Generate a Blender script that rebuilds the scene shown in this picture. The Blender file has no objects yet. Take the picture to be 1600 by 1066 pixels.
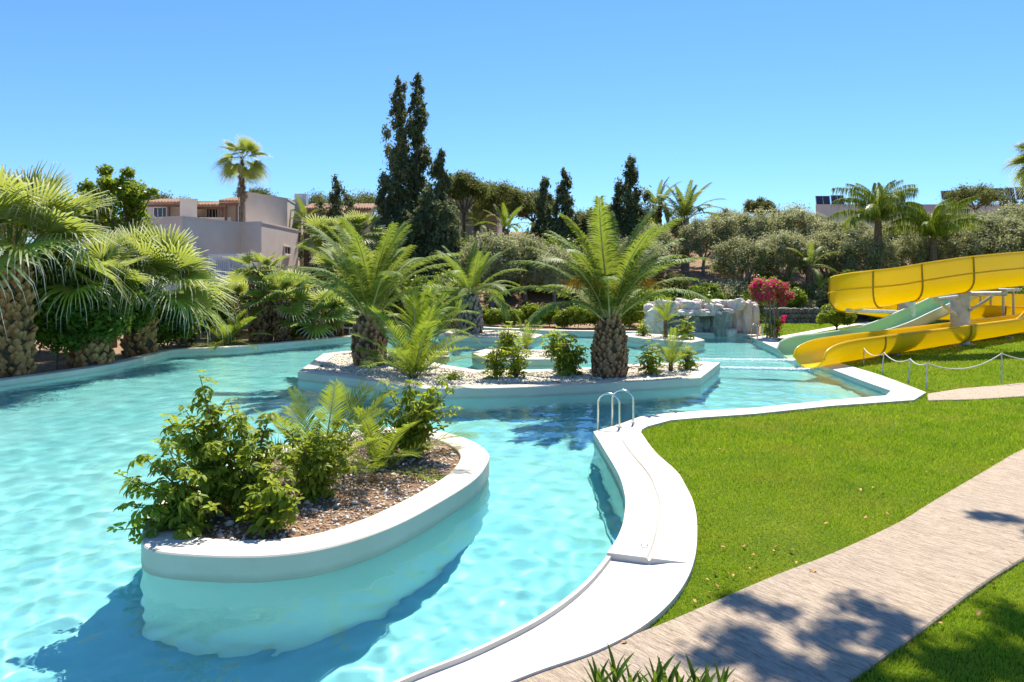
import bpy, bmesh, math, random
import numpy as np
from mathutils import Vector, Matrix, noise, geometry
from mathutils.geometry import delaunay_2d_cdt
R = math.radians
SC = bpy.context.scene
COL = SC.collection
rnd = random.Random(7)
nrg = np.random.default_rng(7)

# ------------------------------------------------------------------ camera, sky, sun, exposure
H, F, HY = 3.0, 1067.0, 430.0            # camera height over the water, focal length and horizon in photo pixels
cam = bpy.data.cameras.new('camera'); camo = bpy.data.objects.new('camera', cam); COL.objects.link(camo)
camo.location = (0, 0, H); camo.rotation_euler = (R(90), 0, 0)
cam.sensor_width = 36; cam.lens = F / 1600 * 36; cam.shift_y = -(533 - HY) / 1600
cam.clip_start = .05; cam.clip_end = 4000
SC.camera = camo
SUN_EL, SUN_AZ = 57, 14                  # azimuth from +Y towards +X
W = bpy.data.worlds.new('World'); SC.world = W; W.use_nodes = True
wn = W.node_tree.nodes; wl = W.node_tree.links
sky = wn.new('ShaderNodeTexSky'); sky.sky_type = 'NISHITA'; sky.sun_disc = False
sky.sun_elevation = R(SUN_EL); sky.sun_rotation = R(SUN_AZ)
sky.altitude = 0; sky.air_density = 1.15; sky.dust_density = .05; sky.ozone_density = 4.0
bgn = wn['Background']; bgn.inputs[1].default_value = .092
tint = wn.new('ShaderNodeMix'); tint.data_type = 'RGBA'; tint.blend_type = 'MULTIPLY'; tint.inputs[0].default_value = 1; tint.inputs[7].default_value = (.47, .71, 1.04, 1)   # deeper Mediterranean blue
wl.new(sky.outputs[0], tint.inputs[6]); wl.new(tint.outputs[2], bgn.inputs[0])
sund = bpy.data.lights.new('sun', 'SUN'); suno = bpy.data.objects.new('sun', sund); COL.objects.link(suno)
sund.energy = 4.6; sund.angle = R(.53); sund.color = (1, .93, .82)
SDIR = Vector((math.sin(R(SUN_AZ)) * math.cos(R(SUN_EL)), math.cos(R(SUN_AZ)) * math.cos(R(SUN_EL)), math.sin(R(SUN_EL))))
suno.rotation_euler = SDIR.to_track_quat('Z', 'Y').to_euler(); suno.location = (6, 20, 40)
SC.view_settings.view_transform = 'Standard'; SC.view_settings.look = 'None'
SC.view_settings.exposure = 1.0; SC.view_settings.gamma = 1
SC.render.engine = 'CYCLES'
cy = SC.cycles
cy.max_bounces = 10; cy.transparent_max_bounces = 16; cy.diffuse_bounces = 4; cy.glossy_bounces = 3; cy.transmission_bounces = 6
cy.use_denoising = True; cy.denoiser = 'OPENIMAGEDENOISE'; cy.sample_clamp_indirect = 8; cy.caustics_refractive = True; cy.caustics_reflective = False
cy.use_adaptive_sampling = True; cy.adaptive_threshold = .015; cy.blur_glossy = .5

# ------------------------------------------------------------------ pixel -> place
def G(px, py, z=0.0):
    d = (H - z) * F / (py - HY)
    return ((px - 800) / F * d, d)
def at(px, d, py=None):
    """point on the ray of a photo column at distance d; z from the row when given"""
    return ((px - 800) / F * d, d, H + (HY - py) / F * d if py is not None else 0.)
def inside(p, poly):
    x, y = p; c = False; j = len(poly) - 1
    for i in range(len(poly)):
        xi, yi = poly[i][:2]; xj, yj = poly[j][:2]
        if (yi > y) != (yj > y) and x < (xj - xi) * (y - yi) / (yj - yi) + xi: c = not c
        j = i
    return c
def inside_np(X, Y, poly):
    c = np.zeros(X.shape, bool); j = len(poly) - 1
    for i in range(len(poly)):
        xi, yi = poly[i][:2]; xj, yj = poly[j][:2]
        if yi != yj:
            m = ((yi > Y) != (yj > Y)) & (X < (xj - xi) * (Y - yi) / (yj - yi) + xi)
            c ^= m
        j = i
    return c
def smooth_loop(pts, n=6, closed=True):
    """Catmull-Rom through the points"""
    out = []; m = len(pts)
    rng = range(m) if closed else range(m - 1)
    for i in rng:
        g = lambda k: np.array(pts[(k) % m] if closed else pts[max(0, min(m - 1, k))], float)
        p0, p1, p2, p3 = g(i - 1), g(i), g(i + 1), g(i + 2)
        for k in range(n):
            t = k / n
            out.append(tuple(.5 * (2 * p1 + (p2 - p0) * t + (2 * p0 - 5 * p1 + 4 * p2 - p3) * t * t + (3 * p1 - p0 - 3 * p2 + p3) * t ** 3)))
    if not closed: out.append(tuple(pts[-1]))
    return out
def area2(poly): return sum(poly[i - 1][0] * poly[i][1] - poly[i][0] * poly[i - 1][1] for i in range(len(poly)))
def ccw(poly): return list(poly) if area2(poly) > 0 else list(poly)[::-1]
def offset(poly, d):
    """move a CCW loop inwards by d (positive)"""
    out = []; n = len(poly)
    for i in range(n):
        a, b, c = (np.array(poly[k % n][:2], float) for k in (i - 1, i, i + 1))
        e1 = b - a; e2 = c - b
        n1 = np.array([-e1[1], e1[0]]) / (np.linalg.norm(e1) + 1e-9); n2 = np.array([-e2[1], e2[0]]) / (np.linalg.norm(e2) + 1e-9)
        m = n1 + n2; m = m / (np.linalg.norm(m) + 1e-9); k = d / max(.45, float(m @ n1))
        out.append(tuple(b + m * k))
    return out

# ------------------------------------------------------------------ object helpers
def tag(o, label=None, cat=None, group=None, kind=None):
    if label: o['label'] = label
    if cat: o['category'] = cat
    if group: o['group'] = group
    if kind: o['kind'] = kind
    return o
def link(name, me, mat=None, parent=None, loc=None):
    o = bpy.data.objects.new(name, me); COL.objects.link(o)
    if mat is not None and me is not None and not me.materials:
        for m in (mat if isinstance(mat, (list, tuple)) else [mat]): me.materials.append(m)
    if parent is not None: o.parent = parent
    if loc is not None: o.location = loc
    return o
def empty(name, loc=(0, 0, 0), rz=0, label=None, cat=None, group=None):
    o = bpy.data.objects.new(name, None); COL.objects.link(o)
    o.location = loc; o.rotation_euler = (0, 0, rz); o.empty_display_size = .1
    return tag(o, label, cat, group)
def mesh_np(name, V, Fc, smooth=False, col=None, sharp=None):
    """V (n,3); Fc (m,k) int array or list of tuples; col (n,) optional float attribute 'v'"""
    me = bpy.data.meshes.new(name)
    V = np.asarray(V, np.float32)
    if isinstance(Fc, np.ndarray):
        m, k = Fc.shape
        me.vertices.add(len(V)); me.vertices.foreach_set('co', V.ravel())
        me.loops.add(m * k); me.loops.foreach_set('vertex_index', Fc.astype(np.int32).ravel())
        me.polygons.add(m); me.polygons.foreach_set('loop_start', np.arange(0, m * k, k, dtype=np.int32))
        me.update(calc_edges=True)
    else:
        me.from_pydata(V.tolist(), [], [tuple(f) for f in Fc]); me.update()
    if smooth: me.polygons.foreach_set('use_smooth', np.ones(len(me.polygons), bool))
    if col is not None:
        a = me.attributes.new('v', 'FLOAT', 'POINT'); a.data.foreach_set('value', np.asarray(col, np.float32))
    return me
class MB:
    """collects vertices and faces of one mesh"""
    def __init__(s): s.v = []; s.f = []
    def add(s, V, Fc):
        b = len(s.v); s.v.extend([tuple(p) for p in V]); s.f.extend([tuple(i + b for i in f) for f in Fc])
    def box(s, c, d, rz=0, M=None):
        V = [Vector((x * d[0] / 2, y * d[1] / 2, z * d[2] / 2)) for x in (-1, 1) for y in (-1, 1) for z in (-1, 1)]
        m = M if M is not None else Matrix.Rotation(rz, 3, 'Z')
        s.add([m @ p + Vector(c) for p in V], [(0, 1, 3, 2), (4, 6, 7, 5), (0, 4, 5, 1), (2, 3, 7, 6), (0, 2, 6, 4), (1, 5, 7, 3)])
    def bar(s, a, b, w, h):
        a = Vector(a); b = Vector(b); q = (b - a).to_track_quat('Z', 'Y').to_matrix()
        s.box((a + b) / 2, (w, h, (b - a).length), M=q)
    def tube(s, pts, rad, n=8, cap=True):
        pts = [Vector(p) for p in pts]; rr = rad if isinstance(rad, (list, tuple)) else [rad] * len(pts)
        V = []; Fc = []; up = None
        for i, p in enumerate(pts):
            t = (pts[min(i + 1, len(pts) - 1)] - pts[max(i - 1, 0)]).normalized()
            if up is None: up = Vector((1, 0, 0)) if abs(t.x) < .9 else Vector((0, 1, 0))
            u = (up - t * up.dot(t)).normalized(); w = t.cross(u); up = u
            for k in range(n):
                a = 2 * math.pi * k / n; V.append(p + (u * math.cos(a) + w * math.sin(a)) * rr[i])
        for i in range(len(pts) - 1):
            for k in range(n): Fc.append((i * n + k, i * n + (k + 1) % n, (i + 1) * n + (k + 1) % n, (i + 1) * n + k))
        if cap: Fc.append(tuple(range(n))[::-1]); Fc.append(tuple(range((len(pts) - 1) * n, len(pts) * n)))
        s.add(V, Fc)
    def prism(s, poly, z0, z1):
        n = len(poly); s.add([(p[0], p[1], z0) for p in poly] + [(p[0], p[1], z1) for p in poly],
            [tuple(range(n))[::-1], tuple(range(n, 2 * n))] + [(i, (i + 1) % n, n + (i + 1) % n, n + i) for i in range(n)])
    def build(s, name, mat, parent=None, loc=None, smooth=False, bevel=0, kind=None, seg=2):
        me = bpy.data.meshes.new(name); me.from_pydata([tuple(p) for p in s.v], [], s.f); me.update()
        if smooth:
            me.polygons.foreach_set('use_smooth', np.ones(len(me.polygons), bool))
            try: me.set_sharp_from_angle(angle=R(40))
            except Exception: pass
        o = link(name, me, mat, parent, loc)
        if bevel:
            b = o.modifiers.new('bevel', 'BEVEL'); b.width = bevel; b.segments = seg; b.limit_method = 'ANGLE'; b.angle_limit = R(35)
        if kind: o['kind'] = kind
        return o
def fill(outline, holes=(), extra=(), z=0., zf=None):
    """triangulated sheet of a polygon with holes and optional inner points"""
    V = []; E = []
    for lp in [outline] + list(holes):
        b = len(V); n = len(lp); V += [Vector(p[:2]) for p in lp]; E += [(b + i, b + (i + 1) % n) for i in range(n)]
    V += [Vector(p) for p in extra]
    vo, eo, fo, *_ = delaunay_2d_cdt(V, E, [], 0, 1e-5)
    out = []
    for f in fo:
        c = sum((vo[i] for i in f), Vector((0, 0))) / len(f)
        if inside(c, outline) and not any(inside(c, h) for h in holes):
            a, b, cc = (vo[i] for i in f[:3])
            if (b - a).cross(cc - a) < 0: f = f[::-1]
            out.append(tuple(f))
    return [(p.x, p.y, zf(p.x, p.y) if zf else z) for p in vo], out

# ------------------------------------------------------------------ materials
class NT:
    def __init__(s, name):
        s.m = bpy.data.materials.new(name); s.m.use_nodes = True; s.t = s.m.node_tree; s.n = s.t.nodes; s.n.clear()
        s.out = s.n.new('ShaderNodeOutputMaterial')
    def new(s, typ, ins=None, **kw):
        n = s.n.new('ShaderNode' + typ)
        for k, v in kw.items(): setattr(n, k, v)
        for k, v in (ins or {}).items():
            if isinstance(v, bpy.types.NodeSocket): s.t.links.new(v, n.inputs[k])
            else: n.inputs[k].default_value = v
        return n
    def coord(s, obj=True): return s.new('TexCoord').outputs['Object' if obj else 'Generated']
    def pos(s): return s.new('NewGeometry').outputs['Position']
    def noise(s, vec, scale, detail=4, rough=.55, dist=0):
        return s.new('TexNoise', {'Vector': vec, 'Scale': scale, 'Detail': detail, 'Roughness': rough, 'Distortion': dist}).outputs[0]
    def map(s, vec, scale=(1, 1, 1), rot=(0, 0, 0)):
        return s.new('Mapping', {'Vector': vec, 'Scale': scale, 'Rotation': rot}).outputs[0]
    def ramp(s, fac, stops):
        r = s.new('ValToRGB', {'Fac': fac}); e = r.color_ramp.elements
        while len(e) < len(stops): e.new(.5)
        for k, (p, c) in enumerate(stops):
            e[k].position = p; e[k].color = (*c, 1) if len(c) == 3 else c
        return r.outputs[0]
    def mix(s, fac, a, b, mode='MIX'):
        n = s.new('Mix', data_type='RGBA', blend_type=mode)
        for sock, v in ((n.inputs[0], fac), (n.inputs[6], a), (n.inputs[7], b)):
            if isinstance(v, bpy.types.NodeSocket): s.t.links.new(v, sock)
            else: sock.default_value = v if isinstance(v, (int, float)) else (*v, 1)
        return n.outputs[2]
    def math(s, op, a, b=0., c=0.):
        n = s.new('Math', operation=op)
        for i, v in enumerate((a, b, c)):
            if isinstance(v, bpy.types.NodeSocket): s.t.links.new(v, n.inputs[i])
            else: n.inputs[i].default_value = v
        return n.outputs[0]
    def bump(s, h, strength=.3, dist=.02):
        return s.new('Bump', {'Height': h, 'Strength': strength, 'Distance': dist}).outputs[0]
    def pbsdf(s, col, rough=.7, normal=None, spec=.4, metal=0, **kw):
        ins = {'Base Color': col if isinstance(col, bpy.types.NodeSocket) else (*col, 1), 'Roughness': rough, 'Specular IOR Level': spec, 'Metallic': metal}
        if normal is not None: ins['Normal'] = normal
        ins.update(kw)
        return s.new('BsdfPrincipled', ins).outputs[0]
    def done(s, sh): s.t.links.new(sh, s.out.inputs[0]); return s.m
def rough_mat(name, c1, c2, scale=3, rough=.8, bump=.3, bscale=40, bdist=.01, c3=None, spec=.3, detail=6):
    t = NT(name); p = t.pos()
    n = t.noise(p, scale, detail)
    col = t.ramp(n, [(.32, c1), (.68, c2)])
    if c3: col = t.mix(t.ramp(t.noise(p, scale * 6, 3), [(.52, (0, 0, 0)), (.68, (1, 1, 1))]), col, c3)
    return t.done(t.pbsdf(col, rough, t.bump(t.noise(p, bscale, 5), bump, bdist), spec))
def leaf_mat(name, c1, c2, trans=(.30, .42, .05), tf=.35, rough=.45, spec=.5, scale=1.5, tip=None):
    """leaf: reflecting face plus light that shines through; hue varies per object, along 'v' and in patches"""
    t = NT(name)
    ri = t.new('ObjectInfo').outputs['Random']
    a = t.new('Attribute', attribute_name='v').outputs['Fac']
    n = t.noise(t.pos(), scale, 2)
    f = t.math('ADD', t.math('MULTIPLY', ri, .3), t.math('ADD', t.math('MULTIPLY', n, .5), t.math('MULTIPLY', a, .35)))
    col = t.ramp(f, [(.25, c1), (.8, c2)])
    tc = t.mix(.5, col, trans)
    if tip:
        k = t.ramp(a, [(.55, (0, 0, 0)), (.95, (1, 1, 1))]); col = t.mix(k, col, tip); tc = t.mix(k, tc, tip)
    d = t.pbsdf(col, rough, None, spec * .45)
    tr = t.new('BsdfTranslucent', {'Color': tc}).outputs[0]
    return t.done(t.new('MixShader', {0: tf, 1: d, 2: tr}).outputs[0])
# ------------------------------------------------------------------ materials of the setting
def plaster(name, c1, c2, bump=.15, stain=False):
    t = NT(name); p = t.pos()
    col = t.ramp(t.noise(p, 1.3, 6), [(.3, c1), (.7, c2)])
    spk = t.ramp(t.noise(p, 60, 3), [(.60, (0, 0, 0)), (.78, (1, 1, 1))])
    col = t.mix(t.math('MULTIPLY', spk, .12), col, (.35, .31, .25))
    if stain:                            # scale line left by the water
        z = t.math('ADD', t.new('SeparateXYZ', {0: p}).outputs[2], t.math('MULTIPLY', t.noise(t.map(p, (3, 3, .6)), 1, 5), .07))
        col = t.mix(t.math('MULTIPLY', t.ramp(z, [(.06, (1, 1, 1)), (.115, (0, 0, 0))]), .45), col, (.36, .31, .22))
    elif bump > .1:                      # faint hair cracks and rust coloured runs
        v = t.new('TexVoronoi', {'Vector': t.mix(.12, p, t.new('TexNoise', {'Vector': p, 'Scale': 3.}).outputs[1]), 'Scale': .8}, feature='DISTANCE_TO_EDGE').outputs[0]
        col = t.mix(t.math('MULTIPLY', t.ramp(v, [(.0, (1, 1, 1)), (.006, (0, 0, 0))]), .35), col, (.38, .33, .26))
        col = t.mix(t.math('MULTIPLY', t.ramp(t.noise(p, 2.3, 6, .7), [(.55, (0, 0, 0)), (.8, (1, 1, 1))]), .3), col, (.47, .41, .32))
    return t.done(t.pbsdf(col, .75, t.bump(t.noise(p, 55, 6), bump, .01), .25))
M_deck = plaster('white_coping_plaster', (.56, .52, .44), (.63, .59, .51))
M_rim = plaster('island_rim_plaster', (.58, .52, .41), (.65, .59, .48), stain=True)
M_wall_in = plaster('underwater_plaster', (.52, .76, .72), (.60, .80, .75), .05)
def floor_mat():
    t = NT('pool_floor_paint'); p = t.pos()
    col = t.ramp(t.noise(p, .6, 4), [(.3, (.27, .74, .69)), (.7, (.36, .79, .74))])
    return t.done(t.pbsdf(col, .8, None, .2))
M_floor = floor_mat()
def water_mat():
    t = NT('pool_water'); p = t.pos()
    h = t.math('ADD', t.noise(t.map(p, (1, .8, 1)), 3.2, 2, .45, .6), t.math('MULTIPLY', t.noise(p, 11, 2, .5), .10))
    y = t.new('SeparateXYZ', {0: p}).outputs[1]
    k = t.new('MapRange', {0: y, 1: 7., 2: 22., 3: .14, 4: .75}).outputs[0]      # choppier towards the slides
    nrm = t.new('Bump', {'Height': h, 'Strength': k, 'Distance': .03}).outputs[0]
    if WATER == 'mnee':
        sh = t.new('BsdfGlass', {'Color': (.93, .99, 1, 1), 'Roughness': 0., 'IOR': 1.33, 'Normal': nrm}).outputs[0]
    else:
        fr = t.new('Fresnel', {'IOR': 1.33, 'Normal': nrm}).outputs[0]
        gl = t.new('BsdfGlossy', {'Roughness': .03, 'Normal': nrm}).outputs[0]
        tr = t.new('BsdfTransparent', {'Color': (.9, .98, 1, 1)}).outputs[0]
        sh = t.new('MixShader', {0: fr, 1: tr, 2: gl}).outputs[0]
    return t.done(sh)
WATER = 'mnee'; WAVE = .00105
M_water = water_mat()

# ------------------------------------------------------------------ the pool
DZ = .12                                  # top of the deck over the water
RZ = .25                                  # top of the islands' rims
DEPTH = 1.5
EDGE_R = [(1175, 527), (1240, 556), (1300, 577), (1348, 595), (1392, 610.5), (1384, 618), (1300, 625), (1180, 637), (1100, 641.5), (1048, 645), (1000, 651), (970, 662), (927, 674.5),
          (944.5, 703), (967, 742), (976.5, 775), (976.5, 796), (971.5, 823), (955, 855), (912, 906), (843, 957.5), (740, 1009), (644, 1047), (560, 1085), (430, 1150)]
EDGE_O = [(1196, 524), (1262, 551), (1322, 570), (1375, 586), (1447, 613), (1428, 625), (1300, 634), (1180, 646.5), (1100, 652), (1048, 656.5), (1012, 666), (1003, 671), (1001.6, 675.5),
          (1024, 706), (1057, 736), (1072, 760), (1083, 783), (1089, 815), (1086, 870), (1063, 922), (1012, 973), (935, 1015), (830, 1052), (720, 1100), (580, 1185)]
EDGE_L = [(-300, 650), (-120, 615), (0, 595), (86, 583), (165, 571), (213, 561), (254, 550.5), (285, 545.5), (378, 541), (481, 532), (550, 525), (572, 519), (600, 512.5), (640, 508)]
EDGE_B = [(700, 508), (760, 512), (850, 516), (935, 517.5), (1010, 518.5), (1100, 520), (1160, 521.5)]
pool_r = [G(*p, DZ) for p in EDGE_R]; deck_o = [G(*p, DZ) for p in EDGE_O]
pool_l = [G(*p, .15) for p in EDGE_L]; pool_b = [G(*p, .15) for p in EDGE_B]
def dens(seg, n=5): return smooth_loop(seg, n, False)
r_far = dens(pool_r[:5], 3)[:-1]; r_mid = pool_r[4:13]; r_near = dens(pool_r[12:], 5)[1:]
o_far = dens(deck_o[:5], 3)[:-1]; o_mid = deck_o[4:13]; o_near = dens(deck_o[12:], 5)[1:]
R_IN = r_far + r_mid + r_near; R_OUT = o_far + o_mid + o_near; N_STEP = len(r_far + r_mid) + 6 * 5 - 1
L_IN = dens(pool_l, 4)
POOL = ccw(R_IN + [(-9., 1.2)] + L_IN + pool_b)
# deck along the right side: strips across from the water to the grass
def lerp2(a, b, t): return (a[0] + (b[0] - a[0]) * t, a[1] + (b[1] - a[1]) * t)
def deck_mesh():
    mb = MB(); rows = []
    prof = [0, .06, .14, .2, .46, .49, .505, .53, .55, .75, 1]
    for i, (a, b) in enumerate(zip(R_IN, R_OUT)):
        w = math.dist(a, b); row = [(a[0], a[1], -.35)]
        low = min(1, max(0, (i - N_STEP - .5) * 4)); up = 0 if low else 1
        near = i >= len(r_far + r_mid) + 1
        for t in prof:
            z = DZ
            if low:
                if t <= .06: z = DZ - .025
                elif t < .5: z = DZ - .065
                else: z = DZ - .065 * max(0, 1 - (t - .5) / .35) - 0
            elif near and .47 < t < .52: z = DZ - .03
            if near and not low: t = {.46: .46, .49: .475, .505: .497, .53: .512}.get(t, t)
            if low: t = {.06: .05, .14: .056}.get(t, t)
            row.append((*lerp2(a, b, t), z))
        row.append((b[0], b[1], -.35)); rows.append(row)
    # a sharp riser where the raised bench ends
    k = N_STEP + 1; up = [list(p) for p in rows[k]]; ref = rows[k - 1]
    up = [(p[0], p[1], r[2]) for p, r in zip(rows[k], ref)]
    rows.insert(k, [(p[0] * 1., p[1] + .004, p[2]) for p in up])
    n = len(rows[0]); V = [p for r in rows for p in r]; Fc = []
    for i in range(len(rows) - 1):
        for j in range(n - 1): Fc.append((i * n + j, i * n + j + 1, (i + 1) * n + j + 1, (i + 1) * n + j))
    me = mesh_np('pool_deck', V, Fc, True)
    me.set_sharp_from_angle(angle=R(28))
    return me
dk = link('pool_deck', deck_mesh(), M_deck); tag(dk, 'white plastered pool coping and deck', kind='structure')
# coping of the left and back edge
def coping(name, line, w, z, parent=None):
    n = len(line); V = []; Fc = []
    lp = [np.array(p[:2]) for p in line]
    for i in range(n):
        t = lp[min(i + 1, n - 1)] - lp[max(i - 1, 0)]; t /= np.linalg.norm(t); nr = np.array([-t[1], t[0]])
        a = lp[i]; b = a + nr * w
        V += [(*a, -.3), (*a, z - .015), (*(a + nr * .015), z), (*(b - nr * .015), z), (*b, z - .015), (*b, -.3)]
    for i in range(n - 1):
        for j in range(5): Fc.append((i * 6 + j, (i + 1) * 6 + j, (i + 1) * 6 + j + 1, i * 6 + j + 1))
    me = mesh_np(name, V, Fc, True); me.set_sharp_from_angle(angle=R(40))
    return link(name, me, M_deck, parent)
cp = coping('pool_coping', L_IN + pool_b + [G(1175, 524, .15)], .42, .15); tag(cp, 'low white coping along the far and left pool edge', kind='structure')
# pool shell: floor and wall
V, Fc = fill(POOL, z=-DEPTH)
fl = link('pool_floor', mesh_np('pool_floor', V, Fc), M_floor); tag(fl, 'pale aqua painted pool floor', kind='structure')
mb = MB(); n = len(POOL)
mb.add([(p[0], p[1], -DEPTH) for p in POOL] + [(p[0], p[1], -.02) for p in POOL], [((i + 1) % n, i, n + i, n + (i + 1) % n) for i in range(n)])
pw = mb.build('pool_wall', M_wall_in, smooth=True); tag(pw, 'pale aqua underwater pool wall', kind='structure')
# water sheet with real ripples
def water():
    ys = [2.2]
    while ys[-1] < 43: ys.append(ys[-1] + max(.03, ys[-1] * .0056))
    ys = np.array(ys); V = []; idx = {}
    us = np.linspace(-1.12, .72, 800)
    Y = np.repeat(ys[:, None], len(us), 1); X = us[None, :] * (Y + 1.5)
    Z = np.zeros_like(X); rg = np.random.default_rng(3)
    for k in range(46):
        lam = .16 * (1.105 ** (k % 23)); a = rg.uniform(0, 2 * math.pi); ph = rg.uniform(0, 6.28)
        kx, ky = math.cos(a) * 2 * math.pi / lam, math.sin(a) * 2 * math.pi / lam
        fade = np.clip(1.35 - .0075 * 3.2 * Y / lam, 0, 1)
        Z += fade * WAVE * lam ** .5 * np.sin(kx * X + ky * Y + ph + .6 * np.sin(.7 * X + k) + .6 * np.sin(.6 * Y + 2 * k))
    m = inside_np(X, Y, offset(POOL, -.25))
    ny, nx = X.shape
    q = m[:-1, :-1] | m[1:, :-1] | m[:-1, 1:] | m[1:, 1:]
    I = np.arange(ny * nx).reshape(ny, nx)
    Fq = np.stack([I[:-1, :-1][q], I[:-1, 1:][q], I[1:, 1:][q], I[1:, :-1][q]], 1)
    used = np.unique(Fq); re = np.zeros(ny * nx, int); re[used] = np.arange(len(used))
    P = np.stack([X.ravel(), Y.ravel(), Z.ravel()], 1)[used]
    return mesh_np('water', P, re[Fq], True)
wo = link('water', water(), M_water); tag(wo, 'clear turquoise rippled pool water', kind='structure')
if WATER == 'mnee':
    wo.cycles.is_caustics_caster = True
    for o in (fl, pw): o.cycles.is_caustics_receiver = True
    sund.cycles.is_caustics_light = True

# ------------------------------------------------------------------ planted islands
M_soil = rough_mat('island_soil', (.16, .10, .06), (.30, .21, .13), 5, .95, .8, 30, .03, (.10, .06, .035))
ISL = {
 'near': [(220, 856), (243, 862.5), (265.6, 865), (328, 869), (406, 870), (500, 859), (610, 824), (700, 776), (745, 746), (762, 722), (765, 708), (745, 692), (715, 680), (679, 672), (610, 667), (520, 677), (420, 700), (330, 737), (250, 783), (226, 815)],
 'mid': [(465, 581), (550, 591), (622, 602), (660, 607), (750, 606.5), (850, 604), (975, 597.5), (1095, 590), (1125, 566.5), (1100, 565), (982, 569), (925, 574), (835, 577.5), (745, 578), (700, 571), (668, 564), (664, 548), (640, 545), (550, 547.5), (505, 552.5)],
 'inner': [(737, 551), (762, 562), (868, 561), (902, 554), (885, 547), (760, 545)],
 'rear': [(684, 523), (712, 527.5), (835, 528), (848, 523), (805, 516.5), (705, 515.5)],
 'right': [(962, 523), (1005, 529), (1080, 535), (1101, 531), (1085, 526), (990, 520)],
}
LAB = {'near': 'teardrop shaped white planter island nearest the camera', 'mid': 'long angular white planter island with two big date palms', 'inner': 'small white planter island right behind the long one',
       'rear': 'white planter island at the back carrying a grey trunked palm', 'right': 'small white planter island in front of the rock wall'}
ISLE = {}; SOIL = {}
def smooth_ring(P, it):
    P = np.array([p[:2] for p in P], float)
    for _ in range(it): P = P * .5 + (np.roll(P, 1, 0) + np.roll(P, -1, 0)) * .25
    return [tuple(p) for p in P]
def resample(P, n, it=0):
    P = np.array([p[:2] for p in P] + [P[0][:2]], float); s = np.r_[0, np.cumsum(np.linalg.norm(np.diff(P, axis=0), axis=1))]
    u = np.linspace(0, s[-1], n, endpoint=False)
    return smooth_ring(np.stack([np.interp(u, s, P[:, 0]), np.interp(u, s, P[:, 1])], 1), it)
def island(key):
    pts = [G(*p, RZ) for p in ISL[key]]
    lp = ccw(resample(smooth_loop(pts, 8), 96, 3) if key == 'near' else pts)
    c = (sum(p[0] for p in lp) / len(lp), sum(p[1] for p in lp) / len(lp))
    root = empty('planter_island', (*c, -DEPTH), label=LAB[key], cat='planter island', group='planter islands in the pool')
    loc = lambda P, z: [(p[0] - c[0], p[1] - c[1], z + DEPTH) for p in P]
    w = {'near': .42, 'mid': .42, 'inner': .45, 'rear': .5, 'right': .5}[key]
    inn = offset(lp, w)
    if key == 'near': inn = smooth_ring(inn, 6)
    b1 = offset(lp, .014); b2 = [lerp2(a, b, .03) for a, b in zip(inn, lp)]; wl_ = offset(lp, .012); n = len(lp)
    mb = MB(); rings = [loc(lp, -.015), loc(lp, RZ - .014), loc(b1, RZ), loc(b2, RZ), loc(inn, RZ - .014), loc(inn, RZ - .12)]
    V = [p for r_ in rings for p in r_]
    mb.add(V, [(k * n + i, k * n + (i + 1) % n, (k + 1) * n + (i + 1) % n, (k + 1) * n + i) for k in range(5) for i in range(n)])
    mb.build('rim', M_rim, root, smooth=True)
    mb = MB(); mb.add(loc(wl_, -DEPTH) + loc(wl_, -.01), [(i, (i + 1) % n, n + (i + 1) % n, n + i) for i in range(n)])
    wall = mb.build('wall', M_wall_in, root, smooth=True)
    if WATER == 'mnee': wall.cycles.is_caustics_receiver = True
    bb = [min(p[0] for p in inn), max(p[0] for p in inn), min(p[1] for p in inn), max(p[1] for p in inn)]
    st = .12 if key == 'near' else .3
    ex = [(x, y) for x in np.arange(bb[0], bb[1], st) for y in np.arange(bb[2], bb[3], st) if inside((x, y), inn)]
    sz = lambda x, y: RZ - .05 + .05 * noise.noise((x * 1.3, y * 1.3, 3)) + .02 * noise.noise((x * 5, y * 5, 1))
    V, Fc = fill(inn, extra=ex, zf=sz)
    me = mesh_np('soil', loc([p for p in V], 0) if 0 else [(p[0] - c[0], p[1] - c[1], p[2] + DEPTH) for p in V], Fc, True)
    link('soil', me, M_soil, root)
    ISLE[key] = (root, lp, inn, c); SOIL[key] = sz
for k in ISL: island(k)
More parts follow.
